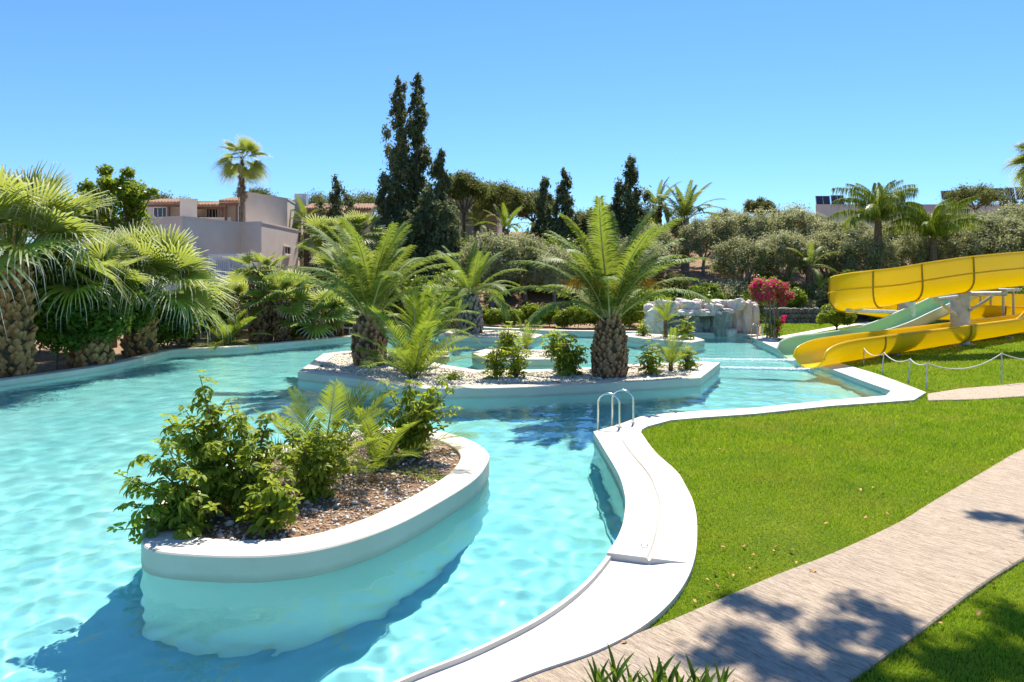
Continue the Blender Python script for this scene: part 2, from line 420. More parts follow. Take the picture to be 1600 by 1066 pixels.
# ------------------------------------------------------------------ terrain
def sst(a, b, x):
    t = min(1, max(0, (x - a) / (b - a))); return t * t * (3 - 2 * t)
LAWN_Z, PATH_Z = .065, .10
def hill(x, y):
    k = sst(-16, -1, x)
    r = max(0, y - 42.3)
    zr = .27 * min(r, 20) * sst(0, 4, r) + .11 * max(0, min(r - 20, 34))
    zl = .03 * max(0, y - 34) + .05 * max(0, min(y - 60, 70))
    z = .03 + zl * (1 - k) + zr * k
    z += .12 * sst(38, 48, y) * noise.noise((x * .35, y * .35, 5)) + .3 * sst(44, 60, y) * noise.noise((x * .11, y * .11, 9))
    if y > 110: z += -.02 * (y - 110)
    return z
M_earth = rough_mat('dry_earth', (.23, .145, .085), (.36, .235, .14), .9, .95, .9, 14, .06, (.14, .10, .05))
def ground():
    o = [(-900, -300), (900, -300), (900, 1500), (-900, 1500)]
    hole = offset(POOL, -.10)
    ex = []
    for y in np.arange(-12, 40, 2.2):
        for x in np.arange(-44, 46, 2.2): ex.append((x + rnd.uniform(-.4, .4), y + rnd.uniform(-.4, .4)))
    for y in np.arange(40, 66, .9):
        for x in np.arange(-44, 58, 1.1): ex.append((x + rnd.uniform(-.3, .3), y + rnd.uniform(-.3, .3)))
    for y in np.arange(66, 150, 4.):
        for x in np.arange(-120, 140, 5): ex.append((x + rnd.uniform(-1, 1), y + rnd.uniform(-1, 1)))
    for y in np.arange(160, 1400, 60):
        for x in np.arange(-800, 800, 60): ex.append((x, y))
    V, Fc = fill(o, [hole], ex, zf=hill)
    return mesh_np('ground', V, Fc, True)
g = link('ground', ground(), M_earth); tag(g, 'bare brown earth of the garden and the slope behind', kind='structure')

# ------------------------------------------------------------------ lawn and paths on the right
PU = [(1800, 628), (1700, 658), (1600, 700), (1540, 734), (1453, 785), (1406, 814), (1306, 861), (1212.5, 897), (1103, 944), (1025, 977), (931, 1012), (850, 1043), (760, 1078), (640, 1125), (480, 1200)]
PL = [(1900, 735), (1800, 775), (1700, 818), (1600, 872), (1526, 919), (1450, 977), (1385, 1022), (1323, 1066), (1240, 1125), (1120, 1220), (960, 1340)]
path_up = smooth_loop([G(*p, PATH_Z) for p in PU], 3, False); path_lo = smooth_loop([G(*p, PATH_Z) for p in PL], 3, False)
PATH = ccw(path_up + path_lo[::-1])
P2 = ccw([G(*p, PATH_Z) for p in [(1449, 615), (1500, 607), (1560, 602), (1600, 598), (1700, 590), (1800, 583), (1830, 603), (1700, 612), (1600, 619), (1520, 624), (1450, 625.5)]])
P3a = smooth_loop([G(*p, PATH_Z) for p in [(1200, 528.5), (1240, 521.5), (1290, 512.5), (1335, 505.5), (1400, 499), (1480, 494)]], 3, False)
P3b = smooth_loop([G(*p, PATH_Z) for p in [(1216, 530), (1256, 523.5), (1300, 515), (1340, 508), (1400, 501), (1480, 496)]], 3, False)
PATH3 = ccw(P3a + P3b[::-1])
def path_mat():
    t = NT('brushed_concrete'); p = t.pos()
    ang = math.atan2(-.81, .59)
    q = t.map(p, (1, 1, 1), (0, 0, -ang))
    st = t.map(q, (6.5, 30, 1)); n1 = t.noise(st, 1, 7, .7, .4)
    st2 = t.map(q, (9, 60, 1)); n2 = t.noise(st2, 1, 5, .72, .5)
    col = t.ramp(n1, [(.28, (.29, .21, .135)), (.48, (.49, .385, .27)), (.7, (.59, .475, .345))])
    n3 = t.noise(t.map(q, (1.1, 17, 1)), 1, 5, .6, .5); ln = t.ramp(n3, [(.44, (0, 0, 0)), (.475, (1, 1, 1)), (.51, (0, 0, 0))])
    col = t.mix(t.math('MULTIPLY', ln, .5), col, (.17, .125, .09))
    pit = t.ramp(n2, [(.34, (1, 1, 1)), (.43, (0, 0, 0))])
    col = t.mix(t.math('MULTIPLY', pit, .8), col, (.16, .12, .09))
    blot = t.ramp(t.noise(p, 1.1, 4), [(.4, (0, 0, 0)), (.7, (1, 1, 1))]); col = t.mix(t.math('MULTIPLY', blot, .25), col, (.38, .33, .28))
    dots = t.ramp(t.noise(p, 34, 2), [(.70, (0, 0, 0)), (.74, (1, 1, 1))]); col = t.mix(t.math('MULTIPLY', dots, .7), col, (.2, .15, .11))
    hgt = t.math('ADD', t.math('MULTIPLY', n1, .8), t.math('MULTIPLY', n2, .7))
    return t.done(t.pbsdf(col, .9, t.bump(hgt, 1., .03), .2))
M_path = path_mat()
def slab(name, poly, z0, z1, label, mat=None):
    V, Fc = fill(poly, z=z1); n0 = len(V); n = len(poly)
    V = V + [(p[0], p[1], z1 - .012) for p in poly] + [(p[0], p[1], z0) for p in poly]
    pin = offset(poly, .012)
    V[:n] = [(p[0], p[1], z1) for p in pin]
    Fc = Fc + [(n0 + i, n0 + (i + 1) % n, (i + 1) % n, i) for i in range(n)] + [(n0 + n + i, n0 + n + (i + 1) % n, n0 + (i + 1) % n, n0 + i) for i in range(n)]
    o = link(name, mesh_np(name, V, Fc), mat or M_path); return tag(o, label, kind='structure')
slab('garden_path', PATH, -.1, PATH_Z, 'brushed beige concrete path crossing the lawn')
slab('garden_path', P2, -.1, PATH_Z, 'short pale stone path leading off the pool corner')
slab('garden_path', PATH3, -.1, PATH_Z, 'narrow pale path by the flowering shrub', M_deck)
def lawn_mat():
    t = NT('lawn_turf'); p = t.pos()
    col = t.ramp(t.noise(p, 1.6, 5), [(.3, (.13, .20, .008)), (.55, (.19, .26, .010)), (.75, (.27, .30, .02))])
    col = t.mix(t.ramp(t.noise(p, 30, 3), [(.4, (0, 0, 0)), (.7, (1, 1, 1))]), col, (.03, .07, .006))
    return t.done(t.pbsdf(col, .9, t.bump(t.noise(p, 90, 3), 1, .03), .1))
LAWN = R_OUT[8:][::-1]
LAWN = ccw([(p[0], p[1]) for p in R_OUT] + [(-2.2, 2.6), (3, -2), (30, -2), (46, 20), (46, 41), G(1300, 503), G(1190, 506), G(1190, 523)])
ex = [(x, y) for x in np.arange(0, 46, 1.) for y in np.arange(0, 42, 1.)]
def lz(x, y): return LAWN_Z + .25 * sst(14, 26, x) * sst(18, 30, y) * 0 + .012 * noise.noise((x * .8, y * .8, 2))
V, Fc = fill(LAWN, [], ex, zf=lz)
lw = link('lawn', mesh_np('lawn', V, Fc, True), lawn_mat()); tag(lw, 'mown green lawn beside the pool', kind='structure')
def grass():
    N = 330000
    rg = np.random.default_rng(5)
    u = rg.random(N * 2)
    Y = 4.0 * (11.0) ** u                                # log distribution of distance: even density on the picture
    X = (rg.random(N * 2) * 1.25 - .30) * Y
    m = inside_np(X, Y, offset(LAWN, -.035)) & ~inside_np(X, Y, offset(PATH, .05)) & ~inside_np(X, Y, P2) & ~inside_np(X, Y, PATH3)
    X = X[m][:N]; Y = Y[m][:N]; n = len(X)
    sc = np.clip(Y / 8, .8, 4.5)
    ht = (.028 + .03 * rg.random(n)) * np.clip(sc, .9, 1.5); w = (.0035 + .003 * rg.random(n)) * sc
    a = rg.random(n) * 6.283; ln = rg.normal(0, .5, n); la = rg.random(n) * 6.283
    cx, sx = np.cos(a) * w, np.sin(a) * w
    z0 = np.full(n, LAWN_Z - .01)
    P = np.empty((n, 3, 3), np.float32)
    P[:, 0] = np.stack([X - cx, Y - sx, z0], 1); P[:, 1] = np.stack([X + cx, Y + sx, z0], 1)
    P[:, 2] = np.stack([X + np.cos(la) * ln * ht, Y + np.sin(la) * ln * ht, z0 + ht], 1)
    v = np.repeat(rg.random(n), 3)
    return mesh_np('grass', P.reshape(-1, 3), np.arange(n * 3).reshape(n, 3), False, v)
def grass_mat():
    t = NT('grass_blades'); p = t.pos(); a = t.new('Attribute', attribute_name='v').outputs['Fac']
    f = t.math('ADD', t.math('MULTIPLY', a, .45), t.math('MULTIPLY', t.noise(p, .9, 4), .75))
    col = t.ramp(f, [(.30, (.16, .30, .008)), (.55, (.28, .44, .012)), (.8, (.46, .53, .03))])
    dry = t.ramp(t.noise(p, .55, 3), [(.50, (0, 0, 0)), (.68, (1, 1, 1))])
    col = t.mix(t.math('MULTIPLY', dry, .6), col, (.46, .42, .05))
    d = t.pbsdf(col, .6, None, .3); tr = t.new('BsdfTranslucent', {'Color': col}).outputs[0]
    return t.done(t.new('MixShader', {0: .4, 1: d, 2: tr}).outputs[0])
gr = link('grass', grass(), grass_mat()); tag(gr, 'short green grass blades of the lawn', 'grass', kind='stuff')
# fallen leaves
M_dry = rough_mat('dry_leaf', (.42, .20, .06), (.62, .36, .12), 9, .7, .2)
def dry_leaf_mesh(k):
    r_ = random.Random(k); V = []; n = 7
    for i in range(n):
        t = i / (n - 1); wd = .018 * math.sin(math.pi * min(1, t * .93 + .05)) + .001; c = .012 * math.sin(t * 3 + k)
        V += [(t * .07 - .035, -wd, c + .008), (t * .07 - .035, 0, c), (t * .07 - .035, wd, c + .006 + .004 * r_.random())]
    Fc = []
    for i in range(n - 1):
        for j in range(2): Fc.append((i * 3 + j, (i + 1) * 3 + j, (i + 1) * 3 + j + 1, i * 3 + j + 1))
    return mesh_np('fallen_leaf', V, Fc, True)
dl = [dry_leaf_mesh(k) for k in range(3)]
LEAFPX = [(1086, 946), (1108, 932), (1118, 900), (1136, 901), (1146, 905), (1120, 920), (1170, 894), (1181, 886), (1212, 859), (1177, 873), (1130, 860), (1163, 858), (1209, 866), (1182, 829), (1290, 822), (1125, 706), (1132, 729), (1114, 798), (1244, 885), (1379, 777), (1352, 813), (1345, 770), (1237, 866), (1268, 893), (1429, 746), (1364, 766), (1530, 648), (1448, 742), (1500, 705), (1580, 668), (1282, 700), (1220, 760), (1062, 746), (1105, 912), (1550, 722), (1552, 918), (1470, 981), (1528, 965), (1580, 880), (1386, 808), (1272, 893), (1125, 1034), (975, 1005)]
for i, p in enumerate(LEAFPX):
    x, y = G(*p, LAWN_Z); onp = inside((x, y), PATH)
    x, y = G(*p, PATH_Z if onp else LAWN_Z)
    o = link('fallen_leaf', dl[i % 3], M_dry, loc=(x, y, (PATH_Z + .003) if onp else LAWN_Z + .035))
    s = rnd.uniform(.5, .95); o.scale = (s, s, s); o.rotation_euler = (rnd.uniform(-.3, .3), rnd.uniform(-.3, .3), rnd.uniform(0, 6.28))
    tag(o, 'small dry brown leaf lying on the path' if onp else 'small dry brown leaf fallen on the lawn', 'leaf', 'dry leaves on the path' if onp else 'dry leaves on the lawn')
# ------------------------------------------------------------------ plant builders
M_frond = leaf_mat('date_palm_leaflet', (.07, .12, .02), (.18, .25, .035), (.42, .50, .05), .42, .5, .3, 1.2)
M_frond_y = leaf_mat('young_palm_leaflet', (.09, .15, .015), (.22, .30, .03), (.46, .54, .04), .42, .5, .25, 2)
M_frond_d = leaf_mat('queen_palm_leaflet', (.09, .14, .02), (.22, .29, .035), (.46, .54, .05), .42, .4, .5, 1)
M_fan = leaf_mat('fan_palm_leaf', (.12, .175, .028), (.28, .34, .065), (.60, .66, .10), .48, .45, .4, 1.2, tip=(.66, .64, .48))
M_fan_dry = leaf_mat('dry_fan_leaf', (.20, .14, .08), (.34, .25, .15), (.4, .3, .18), .25, .7, .2, 1.5)
M_olive = leaf_mat('olive_leaf', (.18, .205, .08), (.44, .44, .23), (.52, .52, .2), .42, .5, .4, .5)
M_cyp = leaf_mat('cypress_leaf', (.075, .105, .045), (.20, .22, .10), (.24, .27, .09), .34, .7, .2, .6)
M_pine = leaf_mat('pine_leaf', (.08, .10, .022), (.19, .20, .05), (.30, .33, .07), .35, .6, .3, .6)
M_dark = leaf_mat('dark_glossy_leaf', (.055, .11, .016), (.15, .22, .025), (.34, .46, .03), .42, .4, .4, 1.4)
M_mid = leaf_mat('green_bush_leaf', (.10, .155, .015), (.25, .33, .028), (.48, .56, .04), .42, .4, .5, 1.6)
M_whorl = leaf_mat('whorled_shrub_leaf', (.09, .155, .022), (.25, .32, .03), (.52, .58, .03), .46, .42, .3, 3)
M_whorl_y = leaf_mat('young_whorled_leaf', (.19, .27, .014), (.36, .41, .03), (.6, .64, .03), .46, .45, .3, 3)
M_flower = leaf_mat('magenta_bract', (.60, .012, .12), (.88, .05, .24), (.98, .06, .28), .48, .6, .2, 2.5)
M_bark = rough_mat('brown_bark', (.10, .07, .045), (.22, .16, .10), 6, .9, .8, 25, .03)
M_greybark = rough_mat('grey_bark', (.20, .17, .14), (.33, .29, .24), 5, .9, .8, 25, .03)
def boot_mat(name, c1, c2, cut):
    t = NT(name); ri = t.new('ObjectInfo').outputs['Random']; p = t.coord()
    col = t.ramp(t.math('ADD', t.math('MULTIPLY', ri, .6), t.math('MULTIPLY', t.noise(t.pos(), 14, 5), .5)), [(.2, c1), (.85, c2)])
    z = t.new('SeparateXYZ', {0: p}).outputs[0]
    col = t.mix(t.ramp(z, [(.45, (0, 0, 0)), (.9, (1, 1, 1))]), col, cut)
    return t.done(t.pbsdf(col, .9, t.bump(t.noise(p, 60, 4), .6, .02), .2))
M_boot = boot_mat('palm_boot', (.10, .052, .026), (.36, .21, .11), (.48, .31, .17))
M_boot_o = boot_mat('orange_palm_boot', (.18, .085, .03), (.46, .235, .095), (.54, .30, .13))
M_boot_g = boot_mat('grey_palm_boot', (.16, .13, .11), (.38, .33, .28), (.45, .40, .34))
M_core = rough_mat('palm_trunk_core', (.05, .035, .022), (.11, .075, .045), 8, .95, .8, 30, .03)
M_petiole = rough_mat('petiole', (.30, .30, .09), (.46, .44, .18), 5, .6, .2)
M_fruit = leaf_mat('orange_date_strands', (.40, .20, .02), (.62, .34, .04), (.6, .3, .03), .3, .6, .2, 3)

def frond_curve(L, e0, arch, n, bend=0., pw=1.35):
    pts = []; p = Vector((0, 0, 0)); tg = []
    for i in range(n + 1):
        t = i / n; e = e0 - arch * t ** pw; b = bend * t
        d = Vector((math.cos(e) * math.cos(b), math.cos(e) * math.sin(b), math.sin(e)))
        pts.append(p.copy()); tg.append(d); p = p + d * (L / n)
    return pts, tg
def pinnate(name, L, e0, arch, nl, ll, seed, hang=.25, vee=.5, bare=.14, wd=.016, pw=1.35, rr=.022):
    """one feather leaf: arching midrib with two rows of narrow leaflets. +X is outwards"""
    rg = random.Random(seed); n = 16; pts, tg = frond_curve(L, e0, arch, n, rg.uniform(-.25, .25), pw)
    V = []; Fc = []; A = []
    for i, p in enumerate(pts):
        t = tg[i]; s = Vector((0, 0, 1)).cross(t).normalized(); u = t.cross(s); r = rr * (1 - .85 * i / n)
        for q in (s * r * 1.3, u * r, s * -r * 1.3, u * -r): V.append(p + q); A.append(.3)
    for i in range(n):
        for k in range(4): Fc.append((i * 4 + k, i * 4 + (k + 1) % 4, (i + 1) * 4 + (k + 1) % 4, (i + 1) * 4 + k))
    for j in range(nl):
        t = bare + (1 - bare) * (j + .5) / nl; f = t * n; i = min(n - 1, int(f)); p = pts[i].lerp(pts[i + 1], f - i); d = tg[i].lerp(tg[min(n, i + 1)], f - i).normalized()
        s0 = Vector((0, 0, 1)).cross(d)
        s0 = s0.normalized() if s0.length > .05 else Vector((0, 1, 0)); u0 = d.cross(s0)
        tt = (t - bare) / (1 - bare)
        ln = ll * (.35 + .65 * math.sin(math.pi * min(1, tt * .80 + .16)) ** .8) * rg.uniform(.85, 1.1)
        fw = .55 + .65 * tt
        for sg in (-1, 1):
            vv = vee * rg.uniform(.6, 1.4) * (1 - .5 * tt)
            jz = .1 if hang < .8 else .35; dr = (s0 * sg + d * fw + u0 * vv + Vector((rg.uniform(-jz, jz), rg.uniform(-jz, jz), rg.uniform(-jz, jz)))).normalized()
            if hang > .8: ln *= rg.uniform(.6, 1.15)
            w = dr.cross(u0).normalized() * wd * rg.uniform(.8, 1.2)
            g = Vector((0, 0, -1)) * hang * ln
            b = len(V); m = p + dr * ln * .45 + g * .18; tip = p + dr * ln * .96 + g
            if hang > .8:
                m = p + dr * ln * .30 + g * .10; tip = p + dr * ln * .42 + Vector((0, 0, -1)) * ln * .85
            V += [p + w * .4, p - w * .4, m - w, m + w, tip]; a = rg.random() * .5 + .5 * tt
            A += [a * .5, a * .5, a, a, a]
            Fc += [(b, b + 1, b + 2, b + 3), (b + 3, b + 2, b + 4)]
    me = mesh_np(name, V, Fc, False, A); mi = np.zeros(len(Fc), np.int32); mi[:n * 4] = 1; me.polygons.foreach_set('material_index', mi)
    return me
def fan(name, pet, rad, nseg, spread, e0, fold, seed, droop=.5, sag=.2):
    """one fan leaf: petiole plus pleated blade of split segments with thready drooping tips. +X is outwards"""
    rg = random.Random(seed); n = 8; pts, tg = frond_curve(pet, e0, sag, n, rg.uniform(-.15, .15))
    V = []; Fc = []; A = []
    for i, p in enumerate(pts):
        t = tg[i]; s = Vector((0, 0, 1)).cross(t).normalized(); u = t.cross(s); r = .028 * (1 - .55 * i / n)
        for q in (s * r * 1.3, u * r * .6, s * -r * 1.3, u * -r * .6): V.append(p + q); A.append(.2)
    for i in range(n):
        for k in range(4): Fc.append((i * 4 + k, i * 4 + (k + 1) % 4, (i + 1) * 4 + (k + 1) % 4, (i + 1) * 4 + k))
    o = pts[-1]; d = tg[-1]; s = Vector((0, 0, 1)).cross(d).normalized(); u = d.cross(s)
    G_ = Vector((0, 0, -1))
    for j in range(nseg):
        f = (j + .5) / nseg * 2 - 1; a = f * spread; hw = spread / nseg * 1.05
        ln = rad * (1 - .30 * abs(f) ** 2) * rg.uniform(.88, 1.08)
        def dr(an): return (d * math.cos(an) + s * math.sin(an) + u * (fold * abs(math.sin(an)) - .12 * math.cos(an))).normalized()
        c = dr(a); l = dr(a - hw); r_ = dr(a + hw); k = .035 * (1 if j % 2 else -1)
        R1, R2, R3 = ln * .5, ln * .78, ln * 1.12
        dp = droop * rg.uniform(.6, 1.5)
        b = len(V); jj = G_ * ln
        V += [o + l * .03, o + r_ * .03, o + l * R1 + jj * .02, o + c * R1 + u * k + jj * .02, o + r_ * R1 + jj * .02,
              o + (c + (l - c) * .55) * R2 + jj * dp * .14, o + (c + (r_ - c) * .55) * R2 + jj * dp * .14,
              o + (c + (l - c) * .12) * R3 * .97 + jj * dp * .50, o + (c + (r_ - c) * .12) * R3 * .97 + jj * dp * .50, o + c * R3 + jj * dp * .95]
        q = rg.random() * .3; A += [q, q, q + .15, q + .15, q + .15, q + .35, q + .35, .9, .9, 1.]
        Fc += [(b, b + 1, b + 4, b + 3), (b, b + 3, b + 2), (b + 2, b + 3, b + 5), (b + 3, b + 4, b + 6), (b + 3, b + 6, b + 5), (b + 5, b + 6, b + 8, b + 7), (b + 7, b + 8, b + 9)]
    return mesh_np(name, V, Fc, False, A)
CL = [R(84), R(70), R(55), R(38), R(18), R(-8), R(-35)]
def frond_set(key, fn): return [[fn(e, 13 * i + k) for k in range(2)] for i, e in enumerate(CL)]
DATE = frond_set('date', lambda e, s: pinnate('frond', 3.1, e, .60 + .95 * math.cos(e), 84, .50, s, .42, .45, .14, .020))
YOUNG = frond_set('young', lambda e, s: pinnate('frond', 1.5, e, .35 + .6 * math.cos(e), 44, .34, 100 + s, .12, .55, .10, .010, rr=.012))
QUEEN = frond_set('queen', lambda e, s: pinnate('frond', 3.0, e, 1.25 + .7 * math.cos(e), 84, .95, 200 + s, .95, .2, .10, .021, 1.2))
FAN = frond_set('fan', lambda e, s: fan('fan_leaf', 1.0, 1.15, 44, R(122), e, .30, 300 + s, .22 + .5 * max(0, math.cos(e)) ** 2, .12 + .3 * math.cos(e)))
FAN_S = frond_set('fanS', lambda e, s: fan('fan_leaf', .55, .62, 26, R(120), e, .35, 400 + s, .25, .2))
FAN_D = [fan('dry_leaf', .6, .7, 20, R(80), R(-70), .2, 500 + k, .3, .3) for k in range(2)]
def boot_mesh():
    """stump of a cut leaf base; x is outwards, z up"""
    V = [(0, -.5, 0), (0, 0, -.5), (0, .5, 0), (0, 0, .5), (.62, -.30, .30), (.50, 0, -.12), (.62, .30, .30), (.78, 0, .52), (.9, 0, .28)]
    Fc = [(0, 1, 5, 4), (1, 2, 6, 5), (2, 3, 7, 6), (3, 0, 4, 7), (4, 5, 8), (5, 6, 8), (6, 7, 8), (7, 4, 8)]
    return mesh_np('boot', V, Fc)
BOOT = boot_mesh(); BOOTS = {}
def boot_for(mat):
    if mat.name not in BOOTS:
        me = BOOT.copy(); me.materials.append(mat); BOOTS[mat.name] = me
    return BOOTS[mat.name]
def palm(name, loc, hgt, prof, fronds, nf, mat, label, cat='palm tree', group=None, scale=1., elev=(84, -8), boots=None, bsize=.16, bout=.09, seed=0, lean=(0, 0), az0=0, up=0., fmat_name='frond', gap=None, dead=0, pw=1.05, dsc=1., petm=None):
    """a palm: trunk (> boots), then each frond. prof = [(height fraction, radius)]"""
    rg = random.Random(seed + 11); root = empty(name, loc, 0, label, cat, group)
    top = Vector((lean[0], lean[1], hgt))
    cen = lambda f: Vector((lean[0] * f * f, lean[1] * f * f, hgt * f))
    rad = lambda f: float(np.interp(f, [p[0] for p in prof], [p[1] for p in prof]))
    if hgt > .05:
        mb = MB(); k = 14; fs = [i / k for i in range(k + 1)]
        mb.tube([cen(f) for f in fs], [rad(f) for f in fs], 14)
        tr = mb.build('trunk', M_core if boots else M_bark, root, smooth=True)
        if boots:
            me = boot_for(boots); nrow = max(3, int(hgt / (bsize * .62)))
            for r_ in range(nrow):
                f = (r_ + .3) / nrow; c = max(5, int(2 * math.pi * rad(f) / (bsize * 1.02)))
                for q in range(c):
                    th = 2 * math.pi * (q + .5 * (r_ % 2)) / c + rg.uniform(-.13, .13)
                    if rg.random() < .07: continue
                    ff = min(.99, max(0.02, f + rg.uniform(-.025, .025)))
                    b = bpy.data.objects.new('boot', me); COL.objects.link(b); b.parent = tr
                    rr = rad(ff) * .96; b.location = cen(ff) + Vector((math.cos(th) * rr, math.sin(th) * rr, 0))
                    b.rotation_euler = (rg.uniform(-.3, .3), -.25 + rg.uniform(-.4, .3), th + rg.uniform(-.15, .15))
                    s = bsize * rg.uniform(.8, 1.2); b.scale = (bout * rg.uniform(.5, 1.6), s * 1.15, s * 1.25)
    ecls = CL
    for i in range(nf):
        t = (i + .5) / nf; e = R(elev[0] + (elev[1] - elev[0]) * t ** pw) + rg.uniform(-.10, .10)
        j = min(range(len(ecls)), key=lambda k: abs(ecls[k] - e)); me = fronds[j][i % 2]
        az = az0 + i * 2.39996 + rg.uniform(-.25, .25)
        if not me.materials: me.materials.append(mat); me.materials.append(M_petiole)
        elif me.materials[0] != mat:
            key = (me.name, mat.name)
            if key not in BOOTS:
                m2 = me.copy(); m2.materials.clear(); m2.materials.append(mat); m2.materials.append(M_petiole); BOOTS[key] = m2
            me = BOOTS[key]
        b = bpy.data.objects.new(fmat_name, me); COL.objects.link(b); b.parent = root
        rr = rad(1) * .5 if hgt > .05 else .03
        b.location = top + Vector((math.cos(az) * rr, math.sin(az) * rr, -.05 + up * (1 - t) - .12 * t))
        ro = .45 if fmat_name == 'fan_leaf' else .14; b.rotation_euler = (rg.uniform(-ro, ro), (ecls[j] - e), az)
        s = scale * rg.uniform(.85, 1.08) * (.85 if t < .12 else 1); b.scale = (s, s, s)
    for i in range(dead):
        me = FAN_D[i % 2]
        if not me.materials: me.materials.append(M_fan_dry)
        az = i * 2.4; f = 1 - .22 * (i / dead)
        b = bpy.data.objects.new('dead_leaf', me); COL.objects.link(b); b.parent = root
        b.location = cen(f) + Vector((math.cos(az), math.sin(az), 0)) * rad(f); b.rotation_euler = (rg.uniform(-.2, .2), rg.uniform(-.2, .25), az)
        s = scale * dsc * rg.uniform(.8, 1.2); b.scale = (s, s, s)
    return root

def cloud(name, cen, rad, n, size, asp, seed, shell=.55, up=.0, squash=1., drop=0., jit=.12):
    """many small leaf faces through the volume of several blobs"""
    rg = np.random.default_rng(seed); cen = np.asarray(cen, float); rad = np.asarray(rad, float)
    if rad.ndim == 1: rad = np.repeat(rad[:, None], 3, 1)
    wgt = rad.prod(1) ** (2 / 3); k = rg.choice(len(cen), n, p=wgt / wgt.sum())
    d = rg.normal(size=(n, 3)); d /= np.linalg.norm(d, axis=1)[:, None]
    r = shell + (1 - shell) * rg.random(n); r *= 1 + rg.normal(0, jit, n)
    low = rg.random(n) < .18; r[low] *= rg.random(low.sum())
    P = cen[k] + d * rad[k] * r[:, None]
    nrm = d + rg.normal(0, .75, (n, 3)); nrm[:, 2] += .35; nrm /= np.linalg.norm(nrm, axis=1)[:, None]
    ax = rg.normal(size=(n, 3)); ax[:, 2] += up; ax -= nrm * (ax * nrm).sum(1)[:, None]; ax /= np.linalg.norm(ax, axis=1)[:, None]
    sd = np.cross(nrm, ax); s = size * (.6 + .8 * rg.random(n))[:, None]
    V = np.empty((n, 4, 3)); V[:, 0] = P - ax * s; V[:, 1] = P + sd * s / asp + nrm * s * .15; V[:, 2] = P + ax * s; V[:, 3] = P - sd * s / asp + nrm * s * .15
    kv = rg.random(len(cen))[k]
    v = np.repeat(np.clip(.55 * rg.random(n) + .45 * kv, 0, 1), 4)
    return mesh_np(name, V.reshape(-1, 3), np.arange(n * 4).reshape(n, 4), False, v)
def blobs(rg, c, r, m, br, low=-.5):
    """centres of leaf clumps spread over an ellipsoid"""
    C = []; Rr = []
    for i in range(m):
        z = 1 - (1 - low) * (i + .5) / m; a = i * 2.39996 + rg.uniform(-.3, .3); q = math.sqrt(max(0, 1 - z * z)); k = rg.uniform(.55, .95)
        C.append((c[0] + math.cos(a) * q * r[0] * k, c[1] + math.sin(a) * q * r[1] * k, c[2] + z * r[2] * k)); s = br * rg.uniform(.7, 1.3); Rr.append((s, s, s * .85))
    return C, Rr
def limbs(mb, base, fork, tips, r0, rg, n=7, lr=1.):
    mb.tube([base, tuple(np.array(base) * .5 + np.array(fork) * .5 + np.array((rg.uniform(-.08, .08), rg.uniform(-.08, .08), 0))), fork], [r0, r0 * .8, r0 * .65], n)
    for t in tips:
        m = (np.array(fork) * .55 + np.array(t) * .45) + np.array((rg.uniform(-.15, .15), rg.uniform(-.15, .15), .1))
        mb.tube([fork, tuple(m), t], [r0 * .5 * lr, r0 * .32 * lr, r0 * .12 * lr], 5)
TREES = {}
def tree(name, key, loc, make, label, cat, group=None, s=1., rz=0, sz=None):
    """make() -> (trunk mesh, trunk material, crown mesh, crown material); meshes are shared by key"""
    if key not in TREES: TREES[key] = make()
    tm, tmat, cm, cmat = TREES[key]
    root = empty(name, loc, rz, label, cat, group); root.scale = (s, s, sz or s)
    if tm: link('trunk', tm, tmat, root)
    link('crown', cm, cmat, root)
    return root
def mk_olive(seed):
    def f():
        rg = random.Random(seed); C, Rr = blobs(rg, (0, 0, 2.55), (1.75, 1.75, 1.45), 26, .62, -.65)
        mb = MB(); limbs(mb, (0, 0, -.3), (.1, .05, 1.0), [C[i] for i in (2, 6, 11, 15, 19, 23)], .17, rg)
        me = bpy.data.meshes.new('trunk'); me.from_pydata([tuple(p) for p in mb.v], [], mb.f)
        return me, M_greybark, cloud('crown', C, Rr, 19000, .08, 3.0, seed, .25, .3, jit=.25), M_olive
    return f
def mk_bush(seed, mat, n=5000, size=.06, asp=2., r=(.6, .6, .55), zc=.55, m=14, br=.26, low=-.8, stem=.03):
    def f():
        rg = random.Random(seed); C, Rr = blobs(rg, (0, 0, zc), r, m, br, low)
        mb = MB(); limbs(mb, (0, 0, -.1), (0, 0, zc * .45), [C[i] for i in range(0, m, 3)], stem, rg, 5)
        me = bpy.data.meshes.new('stem'); me.from_pydata([tuple(p) for p in mb.v], [], mb.f)
        return me, M_bark, cloud('foliage', C, Rr, n, size * 1.12, asp, seed, .35, jit=.2), mat
    return f
def mk_cypress(seed, hgt, rmax, n, spire=1.0, wob=.25, base=.04):
    def f():
        rg = random.Random(seed); C = []; Rr = []; m = int(hgt * 10)
        for i in range(m):
            t = base + (1 - base) * (i / m); prof = rmax * (1 - t) ** .75 * (.55 + .45 * math.sin(min(1, t * 3.2) * math.pi / 2)) + .12
            prof *= 1 + wob * math.sin(i * 1.7 + seed) + rg.uniform(-wob, wob); a = rg.uniform(0, 6.28); k = rg.uniform(.25, 1.3)
            C.append((math.cos(a) * prof * k, math.sin(a) * prof * k, t * hgt)); s = .16 + .30 * prof * rg.uniform(.4, 1.2); Rr.append((s, s, s * 1.6))
        mb = MB(); mb.tube([(0, 0, -.3), (0, 0, hgt * .5), (.05, 0, hgt * .95)], [.22, .12, .03], 7)
        me = bpy.data.meshes.new('trunk'); me.from_pydata([tuple(p) for p in mb.v], [], mb.f)
        return me, M_bark, cloud('crown', C, Rr, n, .15, 2.6, seed, .2, 1.6, jit=.35), M_cyp
    return f
